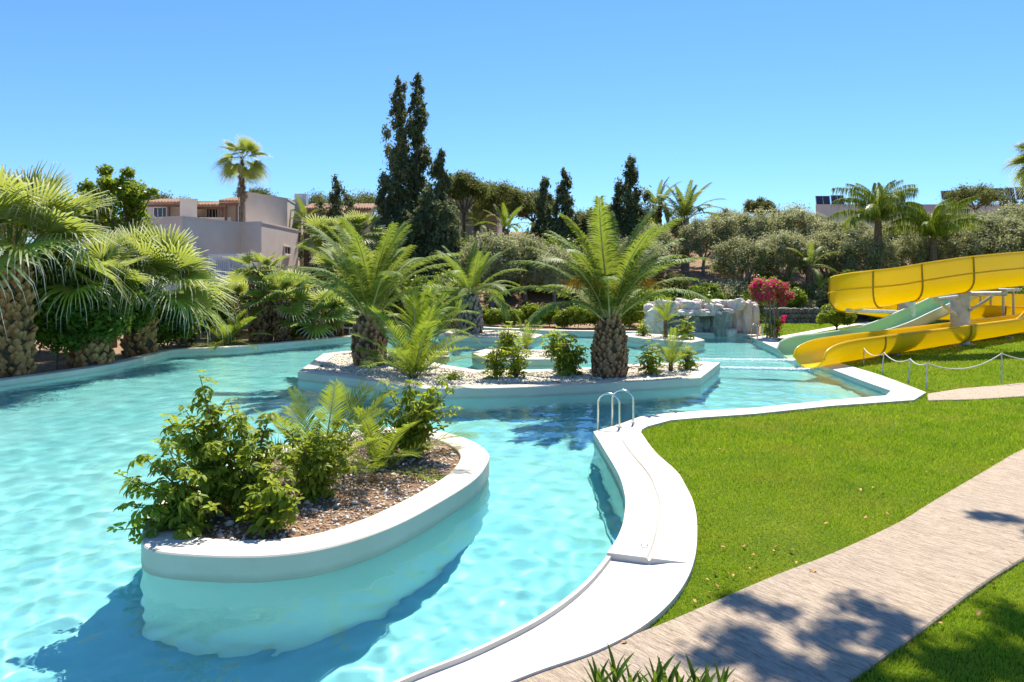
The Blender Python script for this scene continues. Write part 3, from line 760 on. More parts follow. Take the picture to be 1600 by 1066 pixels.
def mk_pine(seed, hgt, r, zr, n=9000, mat=None):
    def f():
        rg = random.Random(seed); C, Rr = blobs(rg, (0, 0, hgt - zr), (r, r, zr), 24, r * .33, -.45)
        mb = MB(); limbs(mb, (0, 0, -.4), (.15, 0, (hgt - zr) * .72), [C[i] for i in (1, 5, 9, 13, 17, 21)], .2, rg)
        me = bpy.data.meshes.new('trunk'); me.from_pydata([tuple(p) for p in mb.v], [], mb.f)
        return me, M_bark, cloud('crown', C, Rr, n, .13, 3., seed, .3, .4, jit=.2), mat or M_pine
    return f
# shrub with whorls of leaflets, each whorl a leaf of its own
def whorl_mesh(seed, n=8, ln=.12, droop=.5, young=0.):
    rg = random.Random(seed); V = []; Fc = []; A = []
    for k in range(n):
        a = 2 * math.pi * k / n + rg.uniform(-.2, .2); l = ln * rg.uniform(.75, 1.15); w = l * rg.uniform(.17, .22); up = rg.uniform(.1, .35); dr = droop * rg.uniform(.7, 1.3)
        d = Vector((math.cos(a), math.sin(a), 0)); s = Vector((-math.sin(a), math.cos(a), 0)); b = len(V)
        pz = lambda t: up * l * t - dr * l * t * t
        P = lambda t, o, z=0: d * l * (t * (1 - .12 * t)) + s * o + Vector((0, 0, pz(t) + z))
        V += [P(.12, 0), P(.42, -w * .8, .010), P(.42, 0, -.004), P(.42, w * .8, .010), P(.75, -w, .008), P(.75, 0, -.004), P(.75, w, .008), P(1.03, 0)]
        q = rg.random() * .5; A += [q, q + .2, q, q + .2, q + .3, q + .1, q + .3, q + .4]
        Fc += [(b, b + 2, b + 1), (b, b + 3, b + 2), (b + 1, b + 2, b + 5, b + 4), (b + 2, b + 3, b + 6, b + 5), (b + 4, b + 5, b + 7), (b + 5, b + 6, b + 7)]
    return mesh_np('leaf', V, Fc, True, A)
WH = [whorl_mesh(k, 7 + k % 3, .125, .35 + .15 * k) for k in range(4)]; WHY = [whorl_mesh(20 + k, 7, .10, .15) for k in range(2)]
for me in WH: me.materials.append(M_whorl)
for me in WHY: me.materials.append(M_whorl_y)
def whorl_shrub(name, loc, stems, label, group=None, s=1., seed=0, per=.075, young=.18, lo=.25, spread=.11, cat='shrub'):
    """stems: list of tip offsets from the base; leaves sit along and at the end of each stem"""
    rg = random.Random(seed); root = empty(name, loc, 0, label, cat, group); cnt = 0
    for tip in stems:
        T = Vector(tip); mid = T * .5 + Vector((-T.x * .18, -T.y * .18, T.z * .10)); mb = MB()
        P = [Vector((0, 0, -.06)), mid * .5, mid, mid.lerp(T, .5), T]
        mb.tube(P, [.016 * s, .013 * s, .010 * s, .007 * s, .004 * s], 5); mb.build('stem', M_bark, root)
        L = T.length; k = int(L * (1 - lo) / (per * s)) + 1
        for i in range(k):
            t = lo + (1 - lo) * (i + rg.random()) / k if i < k - 1 else 1.
            f = t * 4; j = min(3, int(f)); p = P[j].lerp(P[j + 1], f - j)
            a = rg.uniform(0, 6.28); r_ = spread * s * rg.uniform(.3, 1.2) * (1 - .5 * t) if t < 1 else 0
            q = p + Vector((math.cos(a) * r_, math.sin(a) * r_, rg.uniform(0, .05) * s))
            yg = rg.random() < (young if t < .85 else young * 3.2)
            b = bpy.data.objects.new('leaf', rg.choice(WHY if yg else WH)); COL.objects.link(b); b.parent = root; b.location = q
            out = Vector((q.x, q.y, 0)); o2 = out.length
            tilt = min(.9, .25 + .5 * rg.random()) if t < 1 else .2
            b.rotation_euler = Matrix.Rotation(tilt, 3, Vector((-math.sin(a), math.cos(a), 0))).to_euler(); b.rotation_euler.rotate_axis('Z', rg.uniform(0, 6.28))
            z = s * rg.uniform(.75, 1.15); b.scale = (z, z, z); cnt += 1
    return root
def dome_stems(n, r, h, seed, off=(0, 0)):
    rg = random.Random(seed); out = []
    for i in range(n):
        t = (i + .5) / n; a = i * 2.39996 + rg.uniform(-.3, .3); q = math.sqrt(t); z = h * (1 - .55 * t) * rg.uniform(.8, 1.1)
        out.append((off[0] + math.cos(a) * q * r, off[1] + math.sin(a) * q * r, z))
    return out
# ------------------------------------------------------------------ water slides
def gloss_mat(name, col, rough=.28, dirt=(.3, .2, .05), tr=None):
    t = NT(name); p = t.pos()
    n = t.noise(p, 1.4, 5); c = t.mix(t.math('MULTIPLY', t.ramp(n, [(.45, (0, 0, 0)), (.8, (1, 1, 1))]), .22), col, dirt)
    r = t.math('MULTIPLY_ADD', t.noise(p, 6, 4), .25, rough - .08)
    d = t.pbsdf(c, r, t.bump(t.noise(p, 2.2, 2), .12, .05), .5)
    if tr:
        d = t.new('MixShader', {0: .42, 1: d, 2: t.new('BsdfTranslucent', {'Color': (*tr, 1)}).outputs[0]}).outputs[0]
    return t.done(d)
M_yel = gloss_mat('yellow_fibreglass', (.82, .605, .007), dirt=(.64, .45, .01), tr=(1., .84, .025))
M_grn = gloss_mat('mint_fibreglass', (.48, .68, .42), .3, (.46, .56, .32), tr=(.65, .92, .55))
M_grn_o = gloss_mat('pale_slide_outside', (.55, .62, .46), .45, (.35, .36, .22))
M_seam = rough_mat('slide_seam', (.34, .21, .02), (.50, .33, .02), 9, .6, .3)
M_galv = rough_mat('galvanised_steel', (.42, .43, .44), (.58, .59, .60), 4, .45, .1, spec=.6)
M_steel = NT('stainless_steel'); M_steel = M_steel.done(M_steel.pbsdf((.62, .62, .60), .22, None, .5, 1.))
M_concrete = rough_mat('footing_concrete', (.33, .31, .28), (.45, .43, .39), 4, .9, .4)
def poly_path(P, n=8): return [Vector(p) for p in smooth_loop(P, n, False)]
def flume_pts(p, t, prof):
    s = Vector((t.y, -t.x, 0)).normalized(); up = Vector((0, 0, 1))      # s: to the right of travel
    return [p + s * a + up * b for a, b in prof]
def u_prof(r, wall, hl, hr, n=10):
    """trough: left rim height hl, right rim hr over the bottom; outside shell then inside shell"""
    out = [(-r - .05, hl), (-r, hl)] if 0 else []
    pr = [(-r, hl)] + [(-r * math.cos(math.pi * k / n), r - r * math.sin(math.pi * k / n)) for k in range(n + 1)] + [(r, hr)]
    return pr
def flume(root, path, profs, cuts, mat, mat_out=None, seam=True, thick=.03, flange=.05):
    """shell sections between cuts (indices into path), each its own part, with a bolted flange ring at each joint"""
    N = len(path)
    tan = [(path[min(i + 1, N - 1)] - path[max(i - 1, 0)]).normalized() for i in range(N)]
    for a, b in zip(cuts[:-1], cuts[1:]):
        V = []; Fc = []; k = None
        for i in range(a, b + 1):
            pr = profs(i); inn = flume_pts(path[i], tan[i], pr)
            ctr = flume_pts(path[i], tan[i], [(0, .45)])[0]
            outp = []
            for q, (x, z) in zip(inn, pr):
                d = (q - ctr); d = d - tan[i] * d.dot(tan[i])
                if z > .45: d = d - Vector((0, 0, d.z))
                outp.append(q + d.normalized() * thick)
            lipL = [inn[0] + Vector((0, 0, .0)), outp[0]]
            ring = inn + outp[::-1]; k = len(ring); V += ring
        for i in range(b - a):
            for j in range(k): Fc.append((i * k + j, i * k + (j + 1) % k, (i + 1) * k + (j + 1) % k, (i + 1) * k + j))
        Fc.append(tuple(range(k))); Fc.append(tuple(range((b - a) * k, (b - a + 1) * k))[::-1])
        me = mesh_np('flume_section', V, Fc, True); me.set_sharp_from_angle(angle=R(45))
        bm = bmesh.new(); bm.from_mesh(me); bmesh.ops.recalc_face_normals(bm, faces=bm.faces); bm.to_mesh(me); bm.free()
        sec = link('flume_section', me, mat, root)
        if mat_out:
            me.materials.append(mat_out); h = k // 2
            for pi, pg in enumerate(me.polygons):
                if pi < (b - a) * k and (pi % k) >= h: pg.material_index = 1
        # rolled rims
        for side in (0, len(pr) - 1):
            mb = MB(); mb.tube([flume_pts(path[i], tan[i], profs(i))[side] + Vector((0, 0, .012)) for i in range(a, b + 1)], .038, 6); mb.build('rim', M_yel if mat is M_yel else M_grn_o, sec, smooth=True)
    if seam:
        for c in cuts[1:-1]:
            mb = MB(); pr = profs(c); e = .022
            inn = flume_pts(path[c], tan[c], pr); ctr = flume_pts(path[c], tan[c], [(0, .45)])[0]; outp = []
            for q, (x, z) in zip(inn, pr):
                d = (q - ctr); d -= tan[c] * d.dot(tan[c])
                if z > .45: d = d - Vector((0, 0, d.z))
                outp.append(d.normalized())
            V = []; n = len(inn)
            for i in range(n):
                for s_, o_ in ((-1, thick + .002), (-1, thick + flange), (1, thick + flange), (1, thick + .002)): V.append(inn[i] + outp[i] * o_ + tan[c] * e * s_)
            mb.add(V, [(i * 4 + j, i * 4 + (j + 1) % 4, (i + 1) * 4 + (j + 1) % 4, (i + 1) * 4 + j) for i in range(n - 1) for j in range(4)])
            mb.build('flange', M_seam, root)
def pz(px, d, py): return at(px, d, py)
# yellow slide: upper run from the right, hairpin at the left, run back behind, hairpin out of view, low run to the pool
A = G(1297, 574, .0); dirL = Vector((18.2 - A[0], 28.1 - A[1], 0)).normalized()
low = lambda t, z: (A[0] + dirL.x * t, A[1] + dirL.y * t, z)
UP = [pz(1860, 31.5, 424), pz(1720, 29.3, 436), pz(1600, 27.6, 445.5), pz(1520, 26.6, 454), pz(1470, 26.1, 461), pz(1425, 25.75, 469)]
TURN = [(14.1, 25.85, 1.84), (13.65, 26.9, 1.70), (13.75, 28.3, 1.54), (14.5, 29.6, 1.40), (15.8, 30.8, 1.25), (17.5, 31.9, 1.02), (21, 33.5, .82), (25, 35.4, .66), (29, 37.3, .56), (31.5, 38.1, .5), (32.8, 37.3, .44), (31.8, 35.6, .4), low(24.6, .36), low(21, .33), low(17.5, .29), low(14, .25), low(10, .22), low(6, .19), low(3, .17), low(1.2, .15), low(-.2, .13), low(-1.3, .09)]
ypath = poly_path(UP + TURN, 6); NU = 6 * len(UP); NP = len(ypath)
i_low = 6 * (len(UP) + 14)
def yprof(i):
    # outer side of the bend is the left of travel until the last hairpin; the high wall stands there
    k = i / 6; u = len(UP)
    hi = .62 * min(1, max(0, 1 - max(0, k - (u + 14.05)) / .55)) if k > u + 12 else .62
    lipf = max(0., (i - (NP - 10)) / 9)
    base = .72 + .05 * lipf
    n = 10; r = .5
    pr = [(-r + .02, base + hi)] if hi > .03 else [(-r, base + .002)]
    pr += [(-r, base)] + [(-r * math.cos(math.pi * j / n), r - r * math.sin(math.pi * j / n)) for j in range(n + 1)] + [(r, base), (r - .0, base + .002)]
    u = max(0., (i - (NP - 12)) / 11); cap = base * (.34 + .62 * math.sqrt(max(0, 1 - u * u))) + .03 if u > 0 else 9
    return [(a, min(z, cap)) for a, z in pr]
ys = empty('water_slide', (15, 27, 0), label='yellow spiral fibreglass water slide ending in the pool', cat='water slide')
def unparent_loc(root):
    for ch in root.children: ch.matrix_parent_inverse = Matrix.Translation(-Vector(root.location))
cuts = [0, 11, 20, 30, 37, 48, 56, 66, 78, 92, 106, i_low, i_low + 12, i_low + 25, NP - 1]
cuts = sorted(set(c for c in cuts if c < NP))
flume(ys, ypath, yprof, cuts, M_yel)
# a thin rib runs along the outside where the high wall is bolted on
for a_, b_ in ((0, 60), (i_low - 24, NP - 20)):
    mb = MB(); mb.tube([flume_pts(ypath[i], (ypath[i + 1] - ypath[i - 1] if i else ypath[1] - ypath[0]).normalized(), [(-.555, .73)])[0] for i in range(a_, b_)], .03, 6); mb.build('rib', M_yel, ys, smooth=True)
def column(root, px, d, zt, r, foot=0.05):
    x, y, _ = at(px, d); mb = MB(); mb.tube([(x, y, foot), (x, y, zt)], r, 20); c = mb.build('column', M_galv, root, smooth=True)
    mb = MB(); mb.prism([(x + math.cos(a) * r * 1.6, y + math.sin(a) * r * 1.6) for a in np.linspace(0, 6.283, 9)[:-1]], -.1, .1); mb.build('footing', M_concrete, root)
    return x, y
cx, cy_ = column(ys, 1500, 28.9, 2.55, .36); c2x, c2y = column(ys, 1417, 30.7, 2.35, .34)
column(ys, 1690, 31.5, 2.5, .3)
def bracket(root, a, b, r=.07, low_=None):
    mb = MB(); mb.tube([a, b], r, 8); mb.build('bracket', M_galv, root, smooth=True)
    if low_: mb = MB(); mb.tube([low_[0], low_[1]], r * .7, 8); mb.build('brace', M_galv, root, smooth=True)
def upz(px): return None
b1 = at(1462, 26.2, 468); b2 = at(1573, 27.3, 459); b3 = at(1322, 25.9, 484)
bracket(ys, (cx, cy_, 2.1), b1, .08, (at(1470, 26.4, 474), (cx - .2, cy_ - .2, 1.25)))
bracket(ys, (cx, cy_, 2.2), b2, .09, (at(1550, 27.2, 463), (cx + .2, cy_ - .2, 1.45)))
bracket(ys, (c2x, c2y, 1.32), at(1324, 27.0, 485), .08, (at(1352, 27.2, 478), at(1342, 27.3, 485)))
# supports under the low run
for t in (4.5, 10, 16, 22):
    p = low(t, 0); mb = MB(); mb.box((p[0], p[1], .03), (.3, .3, .22), math.atan2(dirL.y, dirL.x)); mb.build('saddle', M_concrete, ys)
unparent_loc(ys)
# green slide, straight, beside the yellow one
Bp = G(1262, 562, .0)
gl = lambda t, z: (Bp[0] + dirL.x * t, Bp[1] + dirL.y * t, z)
gpath = poly_path([gl(-.9, .07), gl(.6, .11), gl(2.5, .14), gl(4.5, .20), gl(6.5, .42), gl(8.5, .76), gl(11.1, 1.20), gl(13.5, 1.70), gl(15.6, 2.15), gl(17, 2.26)], 6)
def gprof(i): 
    n = 10; r = .58; h = .64 + .14 * max(0., 1 - i / 8); u = max(0., 1 - i / 9.); cap = (h + .01) * (.34 + .62 * math.sqrt(max(0, 1 - u * u))) + .03 if u > 0 else 9
    return [(a, min(z, cap)) for a, z in [(-r - .04, h + .002), (-r - .02, h)] + [(-r * math.cos(math.pi * j / n), .42 - .42 * math.sin(math.pi * j / n)) for j in range(n + 1)] + [(r + .02, h), (r + .04, h + .002)]]
gs = empty('water_slide', (14, 26, 0), label='pale green straight water slide beside the yellow spiral', cat='water slide')
flume(gs, gpath, gprof, [0, 17, 37, len(gpath) - 1], M_grn, M_grn_o, True)
for t, zt in ((9.3, .95), (14, 1.85)):
    p = gl(t, 0); mb = MB(); mb.tube([(p[0], p[1], 0), (p[0], p[1], zt)], .12, 10); mb.build('column', M_galv, gs, smooth=True)
p = gl(17.9, 0); mb = MB(); mb.box((p[0], p[1], 2.25), (1.8, 1.4, .12), math.atan2(dirL.y, dirL.x)); mb.build('start_platform', M_galv, gs)
for sx, sy in ((-.7, -.5), (.7, -.5), (.7, .5), (-.7, .5)):
    q = Vector(p) + Vector((dirL.x * sx - dirL.y * sy, dirL.y * sx + dirL.x * sy, 0)); mb = MB(); mb.tube([(q.x, q.y, 0), (q.x, q.y, 2.2)], .06, 8); mb.build('platform_leg', M_galv, gs)
unparent_loc(gs)
# foam where the slides' water runs out
def foam(pxs, label, seed):
    rg = np.random.default_rng(seed); V = []; Fc = []
    (x0, y0), (x1, y1) = pxs; n = 2600
    t = rg.random(n) ** 1.9; wv = .10 + .22 * t ** .7; 
    X = x0 + (x1 - x0) * t + rg.normal(0, .05, n); Y = y0 + (y1 - y0) * t + rg.normal(0, 1, n) * wv * .55; Z = .02 + rg.random(n) * .06 * (1 - t) ** 1.5 - .012
    r_ = (.008 + .045 * rg.random(n) ** 2 * (1 - .75 * t)); P = np.stack([X, Y, Z], 1)
    oc = np.array([(1, 0, 0), (-1, 0, 0), (0, 1, 0), (0, -1, 0), (0, 0, .5), (0, 0, -.5)]); of = np.array([(0, 2, 4), (2, 1, 4), (1, 3, 4), (3, 0, 4), (2, 0, 5), (1, 2, 5), (3, 1, 5), (0, 3, 5)])
    Vv = (P[:, None] + oc[None] * r_[:, None, None]).reshape(-1, 3); Ff = (np.arange(n)[:, None, None] * 6 + of[None]).reshape(-1, 3)
    return tag(link('foam', mesh_np('foam', Vv, Ff, True), M_foam), label, 'foam', kind='stuff')
tt_ = NT('foam'); M_foam = tt_.done(tt_.pbsdf((.85, .9, .92), .5, None, .4))
a0 = Vector(low(-1.25, 0)); foam(((a0.x, a0.y), (a0.x - 3.6, a0.y + 1.0)), 'white foam running out of the yellow slide', 1)
a0 = Vector(gl(-.85, 0)); foam(((a0.x, a0.y), (a0.x - 4.6, a0.y + .9)), 'white foam running out of the green slide', 2)

# ------------------------------------------------------------------ ladders, drains, rope barrier
def ladder(pa, pb, inward, z, label, s=1.):
    """two bent rails standing on the edge at pa and pb, running down into the water with rungs"""
    c = ((pa[0] + pb[0]) / 2, (pa[1] + pb[1]) / 2, z); root = empty('pool_ladder', c, 0, label, 'pool ladder', 'stainless pool ladders'); d = Vector((*inward, 0)).normalized()
    for p in (pa, pb):
        q = Vector((p[0] - c[0], p[1] - c[1], 0)); P = [q + Vector((0, 0, -.05)), q + Vector((0, 0, .46))]
        for k in range(1, 10):
            a = math.pi * k / 10; P.append(q + d * (.21 - .21 * math.cos(a)) + Vector((0, 0, .46 + .17 * math.sin(a))))
        P += [q + d * .42 + Vector((0, 0, .46)), q + d * .43 + Vector((0, 0, -.9))]
        mb = MB(); mb.tube(P, .021, 10); mb.build('rail', M_steel, root, smooth=True)
        mb = MB(); mb.tube([q + Vector((0, 0, .0)), q + Vector((0, 0, .012))], .045, 14); mb.build('flange', M_steel, root, smooth=True)
    for k in range(3):
        a = Vector((pa[0] - c[0], pa[1] - c[1], 0)) + d * .43; b = Vector((pb[0] - c[0], pb[1] - c[1], 0)) + d * .43; zz = Vector((0, 0, -.28 - .25 * k))
        mb = MB(); mb.bar(a + zz, b + zz, .07, .025); mb.build('rung', M_steel, root)
    return root
ladder(G(968, 668.5, DZ), G(989.5, 661.5, DZ), (-.94, .42), DZ, 'stainless steel pool ladder on the white edge by the lawn')
ladder(G(1192, 530, DZ), G(1183, 526.8, DZ), (-.8, -.6), DZ, 'small steel ladder at the back by the rock wall')
M_hole = NT('drain_dark'); M_hole = M_hole.done(M_hole.pbsdf((.05, .045, .04), .6))
M_plast = NT('drain_plastic'); M_plast = M_plast.done(M_plast.pbsdf((.75, .73, .68), .4))
for (px, py), r_, lab in (((1007, 853), .055, 'round white drain cover with slots beside the step'), ((968, 701), .05, 'round plain drain cap near the pool ladder')):
    x, y = G(px, py, DZ); root = empty('drain_cover', (x, y, DZ + .001), 0, lab, 'drain cover')
    mb = MB(); mb.tube([(0, 0, 0), (0, 0, .005)], r_, 24); mb.build('plate', M_plast, root, smooth=True)
    if r_ > .052:
        for k in range(14):
            a = 2 * math.pi * k / 14; mb = MB(); mb.box((math.cos(a) * .036, math.sin(a) * .036, .0055), (.022, .006, .003), a); mb.build('slot', M_hole, root)
ROPE = [((1349, 571), (1350, 545.6)), ((1377.5, 585.5), (1381, 552)), ((1419, 599), (1422, 562)), ((1447, 609), (1449, 568.5)), ((1565, 600), (1565, 553.5)), ((1690, 590), (1690, 545))]
M_rope = rough_mat('white_rope', (.62, .58, .48), (.75, .70, .60), 30, .9, .6, 120, .005)
bx, by = G(1447, 609, LAWN_Z); rf = empty('rope_barrier', (bx, by, LAWN_Z), 0, 'sagging white rope on thin metal posts along the lawn edge', 'rope barrier')
tops = []
for (b, t) in ROPE:
    x, y = G(*b, LAWN_Z); d = y; hz = (b[1] - t[1]) / F * d * 1.0; tx = (t[0] - 800) / F * d
    mb = MB(); mb.tube([(x - bx, y - by, -.15), (tx - bx, y - by, hz)], .017, 8); o = mb.build('post', M_galv, rf, smooth=True)
    mb = MB(); mb.tube([(tx - bx - .03, y - by, hz - .01), (tx - bx, y - by, hz + .03), (tx - bx + .03, y - by, hz - .01)], .008, 6); mb.build('hook', M_galv, o, smooth=True)
    tops.append(Vector((tx - bx, y - by, hz + .02)))
for i, (a, b) in enumerate(zip(tops[:-1], tops[1:])):
    sag = [.16, .16, .10, .27, .27][i]; L = 14; mb = MB()
    mb.tube([a.lerp(b, k / L) - Vector((0, 0, sag * 4 * (k / L) * (1 - k / L))) for k in range(L + 1)], .014, 7); mb.build('rope', M_rope, rf, smooth=True)

# ------------------------------------------------------------------ rock wall at the back of the pool
def rock_mat(name, c1, c2, c3):
    t = NT(name); p = t.pos(); nz = t.new('SeparateXYZ', {0: t.new('NewGeometry').outputs['Normal']}).outputs[2]
    n = t.noise(t.map(p, (1, 1, .45)), 2.6, 7, .62, .8)
    col = t.ramp(n, [(.30, c1), (.5, c2), (.68, c3)])
    vein = t.ramp(t.noise(t.map(p, (1, 1, .3)), 7, 5, .6, 1.5), [(.47, (0, 0, 0)), (.5, (1, 1, 1)), (.53, (0, 0, 0))]); col = t.mix(t.math('MULTIPLY', vein, .5), col, (.6, .57, .52))
    return t.done(t.pbsdf(col, .75, t.bump(t.noise(p, 9, 8, .65), .9, .08), .35))
M_rockp = rock_mat('pale_limestone', (.48, .37, .29), (.74, .63, .52), (.84, .75, .64))
M_rockg = rock_mat('green_grey_rock', (.11, .125, .10), (.24, .26, .215), (.42, .43, .37))
M_rockb = rock_mat('dark_field_stone', (.06, .05, .045), (.13, .115, .10), (.22, .20, .18))
M_wallw = rough_mat('whitewashed_wall', (.48, .46, .44), (.58, .56, .54), 3, .85, .3)
def rock_mesh(seed, dims, sub=3, rough=.32, flat=.0):
    bm = bmesh.new(); bmesh.ops.create_icosphere(bm, subdivisions=sub, radius=1)
    o = Vector((seed * 3.7, seed * 1.3, seed * 2.1))
    for v in bm.verts:
        p = v.co.copy(); m = max(abs(p.x), abs(p.y), abs(p.z)); q = p.lerp(p / m, .55)
        k = 1 + rough * noise.noise(p * 1.1 + o) + rough * .55 * noise.noise(p * 2.6 + o) + rough * .3 * noise.noise(p * 6 + o)
        q = q * k; v.co = Vector((q.x * dims[0], q.y * dims[1], q.z * dims[2]))
    me = bpy.data.meshes.new('rock'); bm.to_mesh(me); bm.free(); return me
RW = empty('rock_waterfall', (*G(1095, 523, 0), -.3), 0, 'pale rock waterfall with green stained niche at the pool back', 'rock waterfall')
rwl = RW.location
def rk(px, py, d, w, h, dep, mat, seed, rough=.32, rz=0.):
    x, y, z = at(px, d, py); o = link('rock', rock_mesh(seed, (w / 2, dep / 2, h / 2)), mat, RW, (x - rwl.x, y - rwl.y, z - rwl.z)); o.rotation_euler = (0, 0, rz)
# back wall (rendered), with buttresses
D0 = 34.4
mb = MB()
xa, ya, _ = at(1012, D0 + 1.2); xb, yb, _ = at(1182, D0 + .9)
mb.bar((xa - rwl.x, ya - rwl.y, .92), (xb - rwl.x, yb - rwl.y, .92), .01, .01) if 0 else None
ang = math.atan2(yb - ya, xb - xa); Lw = math.dist((xa, ya), (xb, yb)); ztop = at(1100, D0 + 1, 472)[2] - rwl.z
mb.box(((xa + xb) / 2 - rwl.x, (ya + yb) / 2 - rwl.y, ztop / 2), (Lw, .35, ztop), ang); mb.build('wall', M_wallw, RW, bevel=.02)
m = 31.4                                       # px per metre there
for i in range(16):                            # tumbled pale stones along the top
    px = 1017 + i * 9.6; rk(px, 478 + 3 * math.sin(i * 2.1) + (5 if i < 2 else 0), D0 - .15 + .35 * math.sin(i * 1.7), rnd.uniform(.55, .85), rnd.uniform(.38, .62), rnd.uniform(.7, 1.0), M_rockp, i, .38, i * 1.3)
for i in range(9):                             # capstones over the niche
    rk(1046 + i * 11, 488 + 2 * math.sin(i * 3.), D0 - .65, .62, .28, .8, M_rockp, 40 + i, .3, i * .8)
rk(1019, 506, D0 - .5, .75, 1.5, .9, M_rockp, 60, .3); rk(1034, 512, D0 - .85, .6, 1.2, .7, M_rockp, 61, .35)
for i, (px, w_, h_) in enumerate(((1050, .7, 1.25), (1068, .7, 1.2), (1085, .8, 1.15), (1103, .7, 1.1), (1117, .6, 1.1))): rk(px, 512, D0 - .05 + .12 * (i % 2), w_, h_, .7, M_rockg, 70 + i, .25)
rk(1129, 507, D0 - .75, .85, 1.35, .7, M_rockg, 80, .3); rk(1143, 522.5, D0 - 1.15, .5, .5, .5, M_rockp, 81, .35)
rk(1147, 498, D0 - .1, .75, 1.75, .8, M_rockp, 82, .18); rk(1163, 500, D0 - .25, .62, 1.8, .8, M_rockp, 83, .2); rk(1177, 501, D0 - .1, .5, 1.7, .8, M_rockp, 84, .15)
# low dry stone wall behind the lawn
sw = empty('stone_wall', (*at(1240, 41.8)[:2], 0), 0, 'low dark dry stone wall behind the small lawn', 'wall')
for r_ in range(3):
    x = 0; pxs = np.linspace(1178, 1310, 24)
    for i, px in enumerate(pxs):
        X, Y, _ = at(px + (3 if r_ % 2 else 0), 41.9 + .1 * math.sin(i)); s = rnd.uniform(.85, 1.15)
        o = link('stone', rock_mesh(100 + (i * 3 + r_) % 9, (.17 * s, .2, .19 * s), 2, .3), M_rockb, sw, (X - sw.location.x, Y - sw.location.y, .16 + r_ * .33)); o.rotation_euler = (rnd.uniform(-.2, .2), 0, rnd.uniform(0, 3))
# ------------------------------------------------------------------ white gravel on the islands
M_peb = rough_mat('white_pebble', (.55, .49, .38), (.76, .70, .58), 20, .8, .2)
M_stone_b = rough_mat('brownish_pebble', (.38, .27, .20), (.62, .54, .46), 9, .85, .3)
def pebbles(key, n, smin, smax, mat, seed, label, dens=None, zoff=0.):
    root, lp, inn, c = ISLE[key]; rg = np.random.default_rng(seed)
    x0, x1 = min(p[0] for p in inn), max(p[0] for p in inn); y0, y1 = min(p[1] for p in inn), max(p[1] for p in inn)
    X = rg.uniform(x0, x1, n * 3); Y = rg.uniform(y0, y1, n * 3); m = inside_np(X, Y, offset(inn, .03))
    if dens: m &= dens(X, Y, rg)
    X = X[m][:n]; Y = Y[m][:n]; n = len(X); s = rg.uniform(smin, smax, n) * (1 + .8 * (rg.random(n) < .06))
    sz = SOIL[key]; Z = np.array([sz(float(a), float(b)) for a, b in zip(X, Y)]) + s * .2 + zoff
    oc = np.array([(1, 0, 0), (-1, 0, 0), (0, 1, 0), (0, -1, 0), (0, 0, .65), (0, 0, -.65)]); of = np.array([(0, 2, 4), (2, 1, 4), (1, 3, 4), (3, 0, 4), (2, 0, 5), (1, 2, 5), (3, 1, 5), (0, 3, 5)])
    a = rg.random(n) * 6.28; ca, sa = np.cos(a), np.sin(a)
    jt = oc[None] * (1 + rg.normal(0, .3, (n, 6, 1))); jt = np.stack([jt[..., 0] * ca[:, None] - jt[..., 1] * sa[:, None], jt[..., 0] * sa[:, None] + jt[..., 1] * ca[:, None], jt[..., 2]], -1)
    V = (np.stack([X - c[0], Y - c[1], Z + DEPTH], 1)[:, None] + jt * s[:, None, None]).reshape(-1, 3)
    F_ = (np.arange(n)[:, None, None] * 6 + of[None]).reshape(-1, 3)
    o = link('gravel', mesh_np('gravel', V, F_), mat, root); o['kind'] = 'stuff'
pebbles('mid', 15000, .022, .05, M_peb, 1, '')
pebbles('inner', 2500, .03, .055, M_peb, 2, ''); pebbles('rear', 2500, .03, .06, M_peb, 3, ''); pebbles('right', 1500, .03, .06, M_peb, 4, '')
pebbles('near', 2000, .010, .034, M_stone_b, 5, ''); pebbles('near', 420, .016, .038, M_peb, 6, '')
M_litter = rough_mat('leaf_litter', (.20, .10, .05), (.42, .27, .14), 12, .9, .2)
def litter(key, n, seed):
    root, lp, inn, c = ISLE[key]; rg = np.random.default_rng(seed)
    X = rg.uniform(min(p[0] for p in inn), max(p[0] for p in inn), n * 2); Y = rg.uniform(min(p[1] for p in inn), max(p[1] for p in inn), n * 2); m = inside_np(X, Y, offset(inn, .02)); X = X[m][:n]; Y = Y[m][:n]; n = len(X)
    Z = np.array([SOIL[key](float(a), float(b)) for a, b in zip(X, Y)]) + .008; a = rg.random(n) * 6.28; l = rg.uniform(.02, .045, n); w = l * rg.uniform(.12, .4, n); tl = rg.normal(0, .4, n)
    ux, uy = np.cos(a), np.sin(a); P = np.empty((n, 4, 3))
    for k, (f, g_) in enumerate(((-1, 0), (0, 1), (1, 0), (0, -1))): P[:, k] = np.stack([X - c[0] + ux * l * f - uy * w * g_, Y - c[1] + uy * l * f + ux * w * g_, Z + DEPTH + tl * l * f * .5 + .004 * abs(g_)], 1)
    o = link('leaf_litter', mesh_np('leaf_litter', P.reshape(-1, 3), np.arange(n * 4).reshape(n, 4)), M_litter, root); o['kind'] = 'stuff'
litter('near', 6000, 8)
# steps at the back of the long island
root, lp, inn, c = ISLE['mid']
for k in range(3):
    x, y, _ = at(676, 25.6 - .33 * k); mb = MB(); mb.box((x - c[0] + .1, y - c[1], DEPTH + .14 - .13 * k - .5), (1.0, .34, 1.0)); mb.build('step', M_rim, root, bevel=.012)

